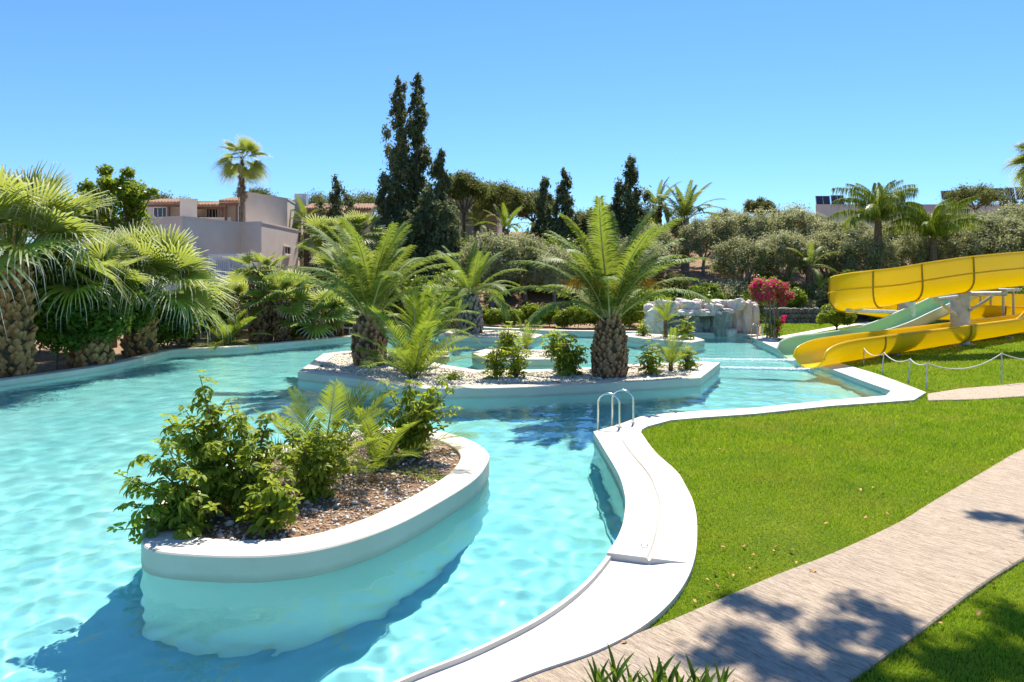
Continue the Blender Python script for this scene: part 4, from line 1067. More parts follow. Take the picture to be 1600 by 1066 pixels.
# ------------------------------------------------------------------ buildings
def wall_mat(name, c1, c2): return rough_mat(name, c1, c2, .8, .85, .25, 30, .01)
M_bw = wall_mat('cream_render', (.60, .51, .42), (.67, .58, .48)); M_bw2 = wall_mat('beige_render', (.62, .48, .34), (.70, .56, .42)); M_bw3 = wall_mat('pinkish_render', (.55, .43, .35), (.63, .50, .41))
M_tile = rough_mat('clay_roof_tile', (.26, .14, .08), (.42, .26, .17), 5, .85, .4); M_wood = rough_mat('dark_timber', (.12, .06, .035), (.20, .10, .06), 4, .6, .3)
t = NT('window_glass'); M_glass = t.done(t.pbsdf((.03, .035, .04), .08, None, .6)); M_frame = NT('white_frame'); M_frame = M_frame.done(M_frame.pbsdf((.7, .7, .68), .5))
def bld(loc, label): return empty('building', loc, 0, label, 'building')
def prism_w(root, plan, z0, z1, mat, name='wall', cap=.12):
    rl = root.location; P = ccw([(p[0] - rl.x, p[1] - rl.y) for p in plan]); mb = MB(); mb.prism(P, z0 - rl.z, z1 - rl.z); mb.build(name, mat, root)
    if cap:
        mb = MB(); mb.prism(offset(P, -.04), z1 - rl.z + .002, z1 - rl.z + cap); mb.build('parapet_cap', M_bw, root)
def win(root, a, b, z0, z1, sill=True, bars=1, fm=None):
    """window on a wall between plan points a,b (seen from the camera side), recess frame and glass"""
    rl = root.location; a = Vector((a[0] - rl.x, a[1] - rl.y, 0)); b = Vector((b[0] - rl.x, b[1] - rl.y, 0)); t = (b - a).normalized(); n = Vector((t.y, -t.x, 0)); L = (b - a).length; ang = math.atan2(t.y, t.x); z0 -= rl.z; z1 -= rl.z; c = (a + b) / 2
    mb = MB()
    for q, dx in ((a, .04), (b, -.04)): mb.box(q + t * dx + n * .03 + Vector((0, 0, (z0 + z1) / 2)), (.08, .12, z1 - z0), ang)
    for z in (z0 + .04, z1 - .04): mb.box(c + n * .03 + Vector((0, 0, z)), (L - .16, .12, .08), ang)
    for k in range(bars): mb.box(a + t * L * (k + 1) / (bars + 1) + n * .02 + Vector((0, 0, (z0 + z1) / 2)), (.05, .08, z1 - z0 - .16), ang)
    w = mb.build('window', fm or M_frame, root)
    mb = MB(); mb.box(c + n * .005 + Vector((0, 0, (z0 + z1) / 2)), (L - .15, .02, z1 - z0 - .15), ang); mb.build('pane', M_glass, w)
    if sill: mb = MB(); mb.box(c + n * .08 + Vector((0, 0, z0 - .03)), (L + .1, .2, .06), ang); mb.build('sill', M_bw, w)
P_ = lambda px, d: at(px, d)[:2]
# lower flat-roofed block
A1, B1, C1, D1 = P_(285, 41.2), P_(376, 46), P_(408.5, 45.2), P_(466, 53.5)
hb = bld((*P_(380, 48), hill(*P_(380, 48)) - .3), 'flat roofed grey block with louvred plant enclosure and one small window')
zt = at(376, 46, 350)[2]
prism_w(hb, [A1, B1, C1, D1, P_(440, 60), P_(180, 56), P_(150, 44)], hb.location.z, zt, M_bw)
def on(a, b, t): return (a[0] + (b[0] - a[0]) * t, a[1] + (b[1] - a[1]) * t)
w0, w1 = on(C1, D1, .56), on(C1, D1, .74); win(hb, w0, w1, 3 + (430 - 398) / F * 50, 3 + (430 - 384) / F * 50, fm=M_bw)
# louvred enclosure in front
lv = empty('louvre_enclosure', (*P_(356, 40.5), hill(*P_(356, 40.5))), 0, 'white framed louvred enclosure standing before the grey block', 'enclosure')
rl = lv.location; zb, zt_ = at(356, 40.5, 432)[2] - rl.z, at(356, 40.5, 397)[2] - rl.z
xs = [at(p, 40.5)[0] - rl.x for p in (326, 359, 362, 386)]
mb = MB(); mb.box(((xs[0] + xs[3]) / 2, .9, (zb - .3) / 2 + (zt_ - zb) / 2 * 0), (xs[3] - xs[0] + .1, 2, zb - .3 + .6)); mb.build('base', M_bw, lv)
mb = MB(); mb.box(((xs[0] + xs[3]) / 2, 1., (zb + zt_) / 2), (xs[3] - xs[0] - .1, 1.6, zt_ - zb - .1)); mb.build('plant_box', M_galv, lv)
for (xa_, xb_) in ((xs[0], xs[1]), (xs[2], xs[3])):
    mb = MB()
    for x in (xa_ + .03, xb_ - .03): mb.box((x, 0, (zb + zt_) / 2), (.06, .08, zt_ - zb))
    for z in (zb + .03, zt_ - .03): mb.box(((xa_ + xb_) / 2, 0, z), (xb_ - xa_ - .12, .08, .06))
    fr = mb.build('frame', M_frame, lv); k = 9
    for i in range(k): mb = MB(); mb.box((xa_ + .06 + (xb_ - xa_ - .12) * (i + .5) / k, .02, (zb + zt_) / 2), (.05, .02, zt_ - zb - .14), .6); mb.build('slat', M_frame, fr)
mb = MB(); mb.tube([(xs[1] + .06, -.1, -.3), (xs[1] + .06, -.1, zt_ + .25)], .04, 8); mb.build('post', M_galv, lv, smooth=True)
# upper storey set back, with verandas
ub = bld((*P_(360, 52), zt + .14), 'upper storey of the hotel with tiled veranda roofs and tall white end wall')
z0 = zt + .14; zT = at(383, 51, 303)[2]
prism_w(ub, [P_(383.5, 50.5), P_(449, 55), P_(472, 62), P_(400, 62)], z0, zT, M_bw)
prism_w(ub, [P_(449.5, 58), P_(471, 59), P_(476, 66), P_(452, 66)], z0, at(460, 58, 314)[2], M_bw)
prism_w(ub, [P_(225, 52), P_(385, 53), P_(390, 60), P_(225, 60)], z0, at(300, 52, 316)[2], M_bw)
prism_w(ub, [P_(281, 49), P_(308, 49), P_(308, 52), P_(281, 52)], z0, at(290, 49, 313.5)[2], M_bw)
def veranda(x0, x1, d, y0, y1, pend):
    rl = ub.location; a = at(x0, d, y0); b = at(x1, d, y0); z = a[2] - rl.z; mb = MB(); L = b[0] - a[0]; nt = max(4, int(L / .22))
    rise = .45
    rf_ = MB(); rf_.add([(a[0] - rl.x, a[1] - rl.y, z), (b[0] - rl.x, b[1] - rl.y, z), (b[0] - rl.x, b[1] - rl.y + 2.2, z + rise), (a[0] - rl.x, a[1] - rl.y + 2.2, z + rise), (a[0] - rl.x, a[1] - rl.y, z - .1), (b[0] - rl.x, b[1] - rl.y, z - .1), (b[0] - rl.x, b[1] - rl.y + 2.2, z + rise - .1), (a[0] - rl.x, a[1] - rl.y + 2.2, z + rise - .1)], [(0, 1, 2, 3), (7, 6, 5, 4), (0, 4, 5, 1), (1, 5, 6, 2), (3, 7, 4, 0), (2, 6, 7, 3)])
    r0 = rf_.build('roof', M_tile, ub)
    for k in range(nt):
        x = a[0] - rl.x + L * (k + .5) / nt; mt = MB(); mt.tube([(x, a[1] - rl.y - .06, z + .03), (x, a[1] - rl.y + 2.2, z + rise + .03)], .085, 6); mt.build('tile', M_tile, r0)
    mb = MB(); mb.box(((a[0] + b[0]) / 2 - rl.x, a[1] - rl.y + .1, z - .2), (L, .12, .18)); mb.build('beam', M_wood, ub)
    for x in pend:
        q = at(x, d); mb = MB(); mb.box((q[0] - rl.x, q[1] - rl.y + .12, (z - .3) / 2), (.14, .14, z - .3)); mb.build('post', M_wood, ub)
veranda(226, 281, 50, 317, 312, (262,)); veranda(299, 349, 51, 321, 317, (305, 347)); veranda(342, 372, 49.5, 314.5, 309, (352, 369))
win(ub, P_(322, 52.6), P_(342, 52.6), z0 + .1, z0 + 1.7, False, 3); win(ub, P_(240, 51.95), P_(262, 51.95), z0 + .1, z0 + 1.6, False, 2)
mb = MB(); mb.box((at(325, 50.7)[0] - ub.location.x, 50.7 - ub.location.y, .35), (3.4, .1, .7)); mb.build('balcony_wall', M_bw, ub)
win(ub, P_(372, 50.45), P_(379, 50.45), z0 + .2, z0 + 1.6, False, 0)
# second hotel wing
d2 = 64; q = P_(520, d2); wb = bld((*q, hill(*q) - .3), 'far beige hotel wing with brown tiled roof between the trees'); rl = wb.location
zr = at(520, d2, 327)[2]; prism_w(wb, [P_(468, d2), P_(585, d2), P_(585, d2 + 8), P_(468, d2 + 8)], rl.z, zr, M_bw2, cap=0)
for x0_, x1_ in ((470, 507), (543, 580), (508, 542)):
    a = at(x0_, d2 - .8, 326 if x0_ != 508 else 330); b = at(x1_, d2 - .8); z = a[2] - rl.z; mb = MB(); X0, X1 = a[0] - rl.x, b[0] - rl.x; Y0 = a[1] - rl.y
    mb.add([(X0, Y0, z), (X1, Y0, z), (X1, Y0 + 3.4, z + .75), (X0, Y0 + 3.4, z + .75), (X0, Y0, z - .12), (X1, Y0, z - .12), (X1, Y0 + 3.4, z + .6), (X0, Y0 + 3.4, z + .6)], [(0, 1, 2, 3), (7, 6, 5, 4), (0, 4, 5, 1), (1, 5, 6, 2), (3, 7, 4, 0), (2, 6, 7, 3)]); r0 = mb.build('roof', M_tile, wb)
    nt = int((X1 - X0) / .24)
    for k in range(nt): x = X0 + (X1 - X0) * (k + .5) / nt; mt = MB(); mt.tube([(x, Y0 - .05, z + .03), (x, Y0 + 3.4, z + .78)], .09, 5); mt.build('tile', M_tile, r0)
for px in (486, 500, 556, 570): win(wb, P_(px - 4, d2 - .02), P_(px + 4, d2 - .02), at(px, d2, 349)[2], at(px, d2, 336)[2], False, 1)
mb = MB(); mb.box((at(471, 60)[0] - rl.x, -4, at(471, 60, 312)[2] - rl.z), (1.0, .8, .95)); o = mb.build('cooling_unit', M_galv, wb)
for k in range(6): mb = MB(); mb.box((at(471, 60)[0] - rl.x - .42 + k * .17, -4.42, at(471, 60, 312)[2] - rl.z), (.05, .04, .85)); mb.build('slat', M_frame, o)
# third block behind the cypresses
q = P_(745, 60); tb = bld((*q, hill(*q) - 1.2), 'plain pinkish rendered wall of a house behind the cypresses')
prism_w(tb, [P_(700, 57), P_(776, 60.5), P_(790, 68), P_(690, 66)], tb.location.z, at(712, 57.5, 309)[2], M_bw3)
# block with solar panels on the hilltop
q = P_(1440, 84); sb = bld((*q, hill(*q) - 1), 'long low building on the hilltop carrying tilted solar panels')
zS = at(1440, 84, 322)[2]; prism_w(sb, [P_(1275, 84), P_(1600, 84), P_(1680, 92), P_(1275, 92)], sb.location.z, zS, M_bw, cap=.2)
t = NT('solar_cell'); p = t.coord(); M_pv = t.done(t.pbsdf((.035, .03, .035), .25, None, .6)); M_alu = NT('panel_frame'); M_alu = M_alu.done(M_alu.pbsdf((.6, .6, .62), .4, None, .5, .6))
rl = sb.location
for (xa_, xb_, yt, yb_) in ((1277, 1300, 306, 322), (1301, 1322, 305, 321), (1400, 1418, 300, 318), (1380, 1399, 301, 319), (1474, 1496, 298, 311), (1497, 1519, 296, 309), (1556, 1574, 294, 313), (1575, 1590, 293, 312), (1591, 1612, 292, 311), (1536, 1555, 295, 313)):
    a = at(xa_, 84.6, yb_); b = at(xb_, 84.6, yb_); zt2 = at(xa_, 84.6, yt)[2]; w_ = b[0] - a[0]; z_b = max(zS + .25, a[2]); hh = zt2 - z_b; x_ = (a[0] + b[0]) / 2 - rl.x
    Mx = Matrix.Rotation(-R(12), 3, 'X'); yy = 84.8 - rl.y
    pan = MB(); pan.box((x_, yy + .3, (z_b + zt2) / 2 - rl.z), (w_ - .06, .06, hh * 1.1), M=Mx); po = pan.build('solar_panel', M_pv, sb)
    for s_ in (-1, 0, 1):
        mb = MB(); mb.box(Vector((x_ + s_ * (w_ / 2 - .05), yy + .26, (z_b + zt2) / 2 - rl.z)), (.05, .06, hh * 1.1 + .04), M=Mx); mb.build('frame_bar', M_alu, po)
    mb = MB(); mb.bar((x_, yy, zS + .2 - rl.z), (x_, yy + .5, zt2 - rl.z - .1), .06, .06); mb.build('stand', M_galv, po)
# ------------------------------------------------------------------ planting
ORD = ['first', 'second', 'third', 'fourth', 'fifth', 'sixth', 'seventh', 'eighth', 'ninth', 'tenth', 'eleventh', 'twelfth']
def gp(px, py, z=.05): x, y = G(px, py, z); return (x, y, z)
def hp(px, d, dz=0.): x, y, _ = at(px, d); return (x, y, hill(x, y) + dz)
def ip(key, px, py): x, y = G(px, py, RZ - .05); return (x, y, SOIL[key](x, y) - .01)
def stems_px(base, tips):
    return [tuple(np.array(at(px, base[1] + dd, py)) - np.array(base)) for px, py, dd in tips]
# --- near island
def near_shrub(px, py, tips, label, sd, s=1.1, per=.055, young=.15, lo=.1, spread=.2):
    b = ip('near', px, py); return whorl_shrub('schefflera_shrub', b, stems_px(b, tips), label, 'leafy shrubs on the near planter', s=s, seed=sd, per=per, young=young, lo=lo, spread=spread)
near_shrub(300, 822, [(188, 742, -.05), (200, 790, -.2), (182, 828, -.25), (215, 850, -.35), (250, 760, -.3), (285, 735, -.35), (240, 800, -.4), (255, 848, -.5), (225, 715, .1), (262, 700, -.1), (310, 780, -.4), (290, 830, -.45), (205, 760, .1), (330, 800, -.4), (232, 835, -.45), (270, 770, -.2)], 'leafy shrub spilling over the left end of the near planter', 1)
near_shrub(345, 805, [(312, 586, .1), (262, 655, -.1), (245, 690, .3), (300, 660, -.2), (340, 650, .3), (330, 700, -.3), (320, 625, .2), (280, 680, .1), (300, 720, -.3), (350, 700, -.2), (290, 640, .3), (265, 670, .2), (335, 740, -.35)], 'tallest leafy shrub of the near planter, with a single top shoot', 2)
near_shrub(395, 805, [(372, 650, 0), (395, 690, -.2), (420, 650, .3), (440, 700, 0), (380, 720, -.3), (420, 735, -.3), (360, 760, -.35), (400, 765, -.35), (445, 740, -.1), (345, 690, .2), (410, 680, .1), (360, 630, .3)], 'dense leafy shrub right of the tallest one on the near planter', 3)
near_shrub(424, 828, [(424, 752, -.1), (400, 775, -.15), (450, 768, -.1), (390, 800, -.2), (415, 795, -.25), (448, 802, -.2), (432, 818, -.25), (395, 760, .1), (380, 815, -.2), (460, 790, -.1)], 'low glossy bright leaf clump at the front of the near planter', 4, 1.2, .045, .22, .3, .1)
near_shrub(490, 775, [(440, 660, .2), (470, 690, -.2), (500, 662, .1), (520, 690, -.2), (455, 720, -.3), (505, 730, -.3), (540, 700, 0), (430, 700, 0), (480, 745, -.3), (530, 660, .2), (550, 730, -.2), (465, 760, -.3), (520, 755, -.25), (555, 670, .1)], 'yellow green bushy shrub in the middle of the near planter', 5, 1.0, .055, .25)
near_shrub(640, 714, [(640, 596, 0), (690, 592, .1), (712, 640, -.1), (600, 600, .2), (660, 620, -.3), (620, 640, -.3), (585, 640, 0), (700, 665, -.2), (665, 668, -.35), (610, 680, -.3), (680, 610, .3), (650, 600, .3), (570, 668, -.1), (705, 610, 0), (640, 650, -.4), (690, 640, -.3)], 'round light green shrub at the right end of the near planter', 6, 1.05, .058, .22)
palm('young_date_palm', ip('near', 500, 748), 0, [(0, .05), (1, .05)], YOUNG, 15, M_frond_y, 'young feathery palm behind the shrubs of the near planter', scale=1.08, elev=(84, 30), seed=3, az0=.4, cat='palm')
palm('young_date_palm', ip('near', 592, 728), 0, [(0, .05), (1, .05)], YOUNG, 13, M_frond_y, 'young feathery palm beside the right hand shrub of the near planter', scale=.98, elev=(80, 18), seed=5, az0=1.9, cat='palm')
# --- long island
PR = [(0, .40), (.12, .46), (.5, .50), (.8, .40), (1, .25)]
palm('date_palm', ip('mid', 577, 572), 1.55, PR, DATE, 30, M_frond, 'stout date palm on the left of the long island', boots=M_boot, bsize=.185, bout=.11, scale=1.08, elev=(87, 40), seed=1, az0=.3, up=.25)
dp = palm('date_palm', ip('mid', 953, 589), 1.62, [(0, .42), (.15, .46), (.5, .44), (.8, .36), (1, .24)], DATE, 31, M_frond, 'stout date palm with orange fruit strands on the long island', boots=M_boot, bsize=.15, bout=.10, scale=1.04, elev=(87, 38), seed=2, az0=1.2, up=.25)
for k, (az, e) in enumerate(((2.9, 1.0), (3.6, .95), (.1, 1.0), (-.5, .9), (4.4, 1.1))):    # fruit stalks
    V = []; Fc = []; rg = random.Random(k)
    st = Vector((math.cos(az) * .95, math.sin(az) * .95, 1.2)); mb = MB(); mb.tube([(0, 0, 0), tuple(st * .6 + Vector((0, 0, .15))), tuple(st)], [.02, .016, .012], 5)
    for q in range(40):
        d = Vector((rg.gauss(0, .25) + math.cos(az) * .2, rg.gauss(0, .25) + math.sin(az) * .2, -rg.uniform(.2, .6))); w = Vector((rg.uniform(-1, 1), rg.uniform(-1, 1), 0)) * .016
        a_ = st + d * .1; m_ = st + d * .6 + Vector((0, 0, .1)); t_ = st + d; i = len(mb.v); mb.add([a_ - w, a_ + w, m_ + w, m_ - w, t_], [(0, 1, 2, 3), (3, 2, 4)])
    mb.build('fruit_stalk', M_fruit, dp, (0, 0, 1.55))
palm('young_date_palm', ip('mid', 646, 592), .12, [(0, .12), (1, .12)], YOUNG, 20, M_frond_y, 'waist high trunkless palm right of the left date palm', scale=1.55, elev=(86, 28), seed=7, az0=.9, cat='palm')
palm('date_palm', ip('mid', 656, 552), .75, [(0, .22), (1, .22)], DATE, 22, M_frond_y, 'shorter bright palm behind the trunkless one on the long island', boots=M_boot, bsize=.15, bout=.07, scale=.74, elev=(86, 25), seed=8, az0=2.)
def small_shrub(key, px, py, wpx, hpx, label, seed, s=1., young=.3, n=9):
    b = ip(key, px, py); sc = b[1] / F
    return whorl_shrub('whorl_leaf_shrub', b, dome_stems(int(n * 1.6), wpx / 2 * sc * .95, hpx * sc * 1.02, seed), label, 'whorl leaved shrubs on the islands', s=s * 1.25, seed=seed, per=.085, young=min(.9, young * 1.4), lo=.12, spread=.22)
small_shrub('mid', 775, 592, 40, 52, 'small yellow green shrub, leftmost on the long island', 11, 1.15, .6)
small_shrub('mid', 806, 591, 45, 55, 'yellow green shrub touching the leftmost shrub of the long island', 12, 1.15, .6)
small_shrub('mid', 888, 588, 62, 62, 'dark green shrub just left of the right hand date palm', 13, 1.15, .12, 13)
small_shrub('mid', 1016, 587, 44, 48, 'yellow green shrub just right of the right hand date palm', 14, 1.1, .6)
small_shrub('mid', 1073, 578, 36, 40, 'small shrub near the right corner of the long island', 15, 1.1, .6, 7)
palm('young_date_palm', ip('mid', 1048, 581), .3, [(0, .07), (1, .06)], YOUNG, 12, M_frond_y, 'small upright palm near the right corner of the long island', scale=.72, elev=(86, 35), seed=9, cat='palm')
small_shrub('mid', 706, 594, 36, 9, 'flat reddish brown dying plant on the gravel', 16, .8, .1, 6)
small_shrub('inner', 792, 558, 42, 50, 'upright shrub at the left of the small island behind', 17, 1.2, .4)
small_shrub('inner', 868, 556, 46, 44, 'loose shrub at the right of the small island behind', 18, 1.2, .5)
palm('young_date_palm', ip('inner', 822, 549), .25, [(0, .08), (1, .07)], YOUNG, 13, M_frond_y, 'small feathery palm on the small island behind', scale=.82, elev=(86, 20), seed=10, cat='palm')
palm('date_palm', ip('rear', 736, 522), 1.95, [(0, .52), (.2, .56), (.6, .5), (1, .28)], DATE, 28, M_frond, 'date palm with grey scaly trunk on the rear island', boots=M_boot_g, bsize=.2, bout=.08, scale=.95, elev=(86, 0), seed=12, az0=.7)
small_shrub('right', 1005, 526, 26, 26, 'small shrub at the left end of the island before the rocks', 19, 1.2, .5, 6)
small_shrub('right', 1070, 531, 34, 30, 'small shrub at the right end of the island before the rocks', 20, 1.2, .4, 7)
palm('young_date_palm', ip('right', 1040, 528), .8, [(0, .1), (1, .09)], YOUNG, 14, M_frond_y, 'small palm with short trunk before the rock waterfall', scale=.85, elev=(86, 15), seed=13, cat='palm')
# --- left bank
WP = [(0, .44), (.1, .46), (.8, .40), (1, .30)]
palm('fan_palm', gp(20, 590), 3.45, WP, FAN, 30, M_fan, 'big fan palm with orange brown trunk at the left edge', boots=M_boot_o, bsize=.22, bout=.17, scale=1.4, elev=(89, 0), pw=1.5, seed=21, az0=.4, fmat_name='fan_leaf', up=.3)
palm('fan_palm', gp(218, 555), 2.25, [(0, .5), (.5, .44), (1, .3)], FAN, 30, M_fan, 'fan palm leaning over the pool beside the dark shrubs', boots=M_boot_o, bsize=.22, bout=.16, scale=1.3, elev=(88, -2), pw=1.25, seed=22, az0=2.1, fmat_name='fan_leaf', up=.2, lean=(.35, -.2))
palm('fan_palm', gp(143, 573), 2.6, [(0, .56), (.5, .5), (1, .34)], FAN, 14, M_fan, 'fan palm half hidden between its two larger neighbours', boots=M_boot_o, bsize=.25, bout=.15, scale=1.0, elev=(88, 10), seed=23, az0=1., fmat_name='fan_leaf')
def at_h(px, d, ptop, pbase=None): return at(px, d, ptop)[2] - (hill(*at(px, d)[:2]))
palm('palm_trunk', hp(408, 31), at_h(408, 31, 424), [(0, .5), (.6, .56), (1, .42)], FAN_S, 12, M_fan, 'thick dark palm trunk with few leaves by the far left bank', boots=M_boot, bsize=.2, bout=.1, scale=1.3, elev=(70, -20), seed=24, fmat_name='fan_leaf')
palm('fan_palm', hp(441, 30.6), at_h(441, 30.6, 468), [(0, .33), (1, .30)], FAN_S, 22, M_fan, 'short fan palm right of the thick dark palm trunk', boots=M_boot, bsize=.17, bout=.09, scale=1.55, elev=(86, -25), seed=25, fmat_name='fan_leaf')
palm('fan_palm', hp(499, 31.5), at_h(499, 31.5, 498), [(0, .26), (1, .22)], FAN_S, 24, M_fan, 'low bright fan palm left of the stout date palm', boots=M_boot_o, bsize=.15, bout=.08, scale=1.75, elev=(88, 0), seed=26, fmat_name='fan_leaf')
palm('fan_palm', hp(524, 33.5), at_h(524, 33.5, 490), [(0, .36), (1, .3)], FAN_S, 16, M_fan, 'fan palm with dark trunk just left of the stout date palm', boots=M_boot, bsize=.17, bout=.08, scale=1.5, elev=(86, -10), seed=27, fmat_name='fan_leaf')
palm('fan_palm', hp(360, 33), at_h(360, 33, 470), [(0, .5), (1, .4)], FAN_S, 14, M_fan, 'fan palm trunk behind the fern like clump', boots=M_boot, bsize=.2, bout=.08, scale=1.4, elev=(80, -20), seed=28, fmat_name='fan_leaf')
palm('fan_palm', hp(705, 38), at_h(705, 38, 470), [(0, .4), (1, .35)], FAN_S, 16, M_fan, 'brown trunked palm left of the grey trunked one', boots=M_boot_o, bsize=.2, bout=.08, scale=1.5, elev=(86, -10), seed=29, fmat_name='fan_leaf')
palm('cycad', gp(352, 541), 0.1, [(0, .1), (1, .1)], YOUNG, 22, M_frond_y, 'bright fern like clump at the left pool edge', scale=1.25, elev=(75, 8), seed=30, cat='cycad')
for px, d, hy, lab, sc, sd in ((512, 41, 372, 'bright fan palm before the far beige wing', 1.6, 31), (558, 43, 366, 'bright fan palm just left of the tall cypresses', 1.7, 32), (545, 37, 420, 'pale fan palm behind the stout date palm', 1.7, 37)):
    palm('fan_palm', hp(px, d), at_h(px, d, hy), [(0, .3), (1, .2)], FAN_S, 24, M_fan, lab, scale=sc, elev=(88, -30), seed=sd, fmat_name='fan_leaf')
palm('date_palm', hp(480, 57), at_h(480, 57, 348), [(0, .3), (1, .25)], DATE, 18, M_frond, 'date palm top in front of the hotel end wall', scale=.95, elev=(80, 0), seed=33)
palm('fan_palm', hp(378, 48.3), at_h(372, 48.3, 250), [(0, .26), (.5, .15), (1, .10)], FAN, 20, M_fan, 'tall thin fan palm rising above the hotel', scale=.92, elev=(82, -45), seed=34, fmat_name='fan_leaf', dead=40, dsc=.5, up=.2)
palm('date_palm', hp(745, 55), at_h(745, 55, 352), [(0, .3), (1, .25)], DATE, 14, M_frond, 'date palm top below the pinkish house wall', scale=.8, elev=(80, 0), seed=35)
palm('date_palm', hp(790, 50), at_h(790, 50, 358), [(0, .3), (1, .25)], DATE, 12, M_frond_y, 'spiky bright palm top right of the pinkish house wall', scale=.75, elev=(86, 30), seed=36)
# --- hill palms
palm('date_palm', hp(1027, 60), at_h(1027, 60, 322), [(0, .4), (.9, .36), (1, .4)], DATE, 30, M_frond, 'left of the two date palms on the skyline', boots=M_boot, bsize=.3, bout=.1, scale=1.02, elev=(84, -30), seed=41)
palm('date_palm', hp(1070, 58), at_h(1070, 58, 342), [(0, .4), (1, .36)], DATE, 24, M_frond, 'right of the two date palms on the skyline', scale=1.2, elev=(88, 35), seed=42)
palm('queen_palm', hp(1372, 46), at_h(1372, 46, 345), [(0, .5), (.3, .42), (.75, .26), (1, .2)], QUEEN, 28, M_frond_d, 'drooping dark queen palm behind the slide', scale=1.15, elev=(88, 40), seed=43, up=.5)
palm('queen_palm', hp(1458, 46), at_h(1458, 46, 372), [(0, .3), (.5, .26), (1, .2)], QUEEN, 24, M_frond_y, 'drooping bright green queen palm behind the slide', scale=1.15, elev=(88, 52), seed=44, up=.5)
palm('fan_palm', hp(1632, 40), at_h(1632, 40, 250), [(0, .3), (1, .2)], FAN, 26, M_fan, 'tall fan palm cut by the right edge', scale=.95, elev=(88, -30), seed=45, fmat_name='fan_leaf')
palm('date_palm', hp(1265, 45.5), at_h(1265, 45.5, 415), [(0, .25), (1, .22)], DATE, 16, M_frond, 'dark palm among the olives above the flowering shrub', scale=.7, elev=(80, 0), seed=46)
# --- conifers
for k, (px, d, top, r_, lab) in enumerate(((624, 50, 124, 1.45, 'left of the two tall dark cypresses'), (652, 50.6, 116, 1.6, 'right of the two tall dark cypresses, slightly taller'), (690, 49, 235, 1.15, 'shorter cypress right of the tall pair'), (600, 48.5, 292, 1.3, 'low dark cypress left of the tall pair'), (668, 47, 300, 1.7, 'broad low cypress at the foot of the tall pair'),
    (985, 56, 246, 1.35, 'cypress on the skyline left of the date palms'), (966, 57, 290, .9, 'short cypress beside the skyline cypress'), (850, 54, 280, 1.2, 'left of the two ragged cypresses right of the house'), (882, 55, 266, 1.15, 'right of the two ragged cypresses right of the house'), (632, 46.5, 330, 1.6, 'squat cypress in front of the tall pair'), (525, 58, 276, 2.7, 'dark ragged conifer before the far wing'), (1602, 60, 280, 1.7, 'dark conifer at the right edge'), (608, 47.5, 345, 1.5, 'low cypress left of the squat one'), (698, 47, 322, 1.5, 'low broad cypress right of the tall pair'))):
    p = hp(px, d, -.2); h = at(px, d, top)[2] - p[2]
    tree('cypress', 'cyp%d' % k, p, mk_cypress(50 + k, h, r_, int(1500 * h) if h > 8 else int(1700 * h), wob=.3 if k < 5 else .42), lab, 'cypress', 'dark cypresses')
for k, (px, d, top, r_, zr, lab, mat) in enumerate(((722, 55, 272, 1.9, 1.3, 'pine top just right of the tall cypresses', M_pine), (785, 58, 290, 2.6, 1.5, 'spreading pine over the pinkish house', M_pine), (760, 62, 287, 2.2, 1.3, 'pine behind the pinkish house', M_pine), (830, 60, 300, 2.1, 1.4, 'pine between the house and the ragged cypresses', M_pine),
    (915, 57, 330, 2.2, 1.8, 'yellow green pine right of the ragged cypresses', M_pine), (945, 60, 322, 2.0, 1.7, 'pine left of the skyline cypress', M_pine), (1185, 72, 312, 1.5, .9, 'small flat topped pine on the skyline', M_pine), (1522, 78, 290, 2.8, 1.5, 'brownish pine in front of the solar panels', M_pine), 
    (250, 70, 304, 2.6, 1.4, 'pine behind the hotel on the left', M_pine), (400, 74, 298, 2.2, 1.2, 'pine behind the tall fan palm', M_pine), (500, 80, 308, 3.2, 1.4, 'pine behind the cooling unit', M_pine), (575, 80, 306, 3.2, 1.4, 'pine behind the far beige wing', M_pine), (120, 60, 330, 3, 2, 'pine behind the left fan palms', M_pine), (30, 60, 330, 3, 2, 'pine behind the big left fan palm', M_pine))):
    p = hp(px, d, -.2); h = at(px, d, top)[2] - p[2]
    tree('pine_tree' if mat is M_pine else 'conifer', 'pine%d' % k, p, mk_pine(80 + k, h, r_, zr, 9000, mat), lab, 'pine' if mat is M_pine else 'conifer', 'pines and conifers on the skyline')
# --- olives
ROWS = {'front': [(768, 45.5, 1.0), (820, 46.5, .95), (868, 45.2, .9), (1000, 47, 1.0), (1160, 47, 1.15), (1225, 47.5, 1.05), (1295, 48, 1.1), (1350, 47, 1.0), (1420, 48, 1.1), (1500, 47.5, 1.15), (1575, 47, 1.2), (1650, 47, 1.2)],
        'middle': [(950, 53, 1.0), (1020, 53, 1.0), (1100, 54, 1.05), (1170, 53, 1.15), (1235, 53.5, 1.2), (1300, 54, 1.15), (1390, 53, 1.1), (1450, 54, 1.15), (1530, 53, 1.2), (1600, 54, 1.2)],
        'back': [(1060, 61, 1.0), (1135, 61, 1.05), (1205, 60, 1.15), (1270, 62, 1.05), (1345, 61, 1.0), (1420, 61, 1.0), (1490, 62, 1.05), (1560, 61, 1.1), (1640, 61, 1.1)]}
oi = 0
for row, L in ROWS.items():
    for k, (px, d, s) in enumerate(L):
        nm = (ORD + ['thirteenth', 'fourteenth'])[k]
        tree('olive_tree', 'olive%d' % (oi % 4), hp(px, d, -.1), mk_olive(120 + oi % 4), 'silvery olive tree on the slope, %s from the left in the %s row' % (nm, row), 'olive tree', 'olive trees on the slope', s=s * rnd.uniform(.82, 1.15) * {'front': 1.12, 'middle': 1.0, 'back': .82}[row], rz=rnd.uniform(0, 6.28)); oi += 1
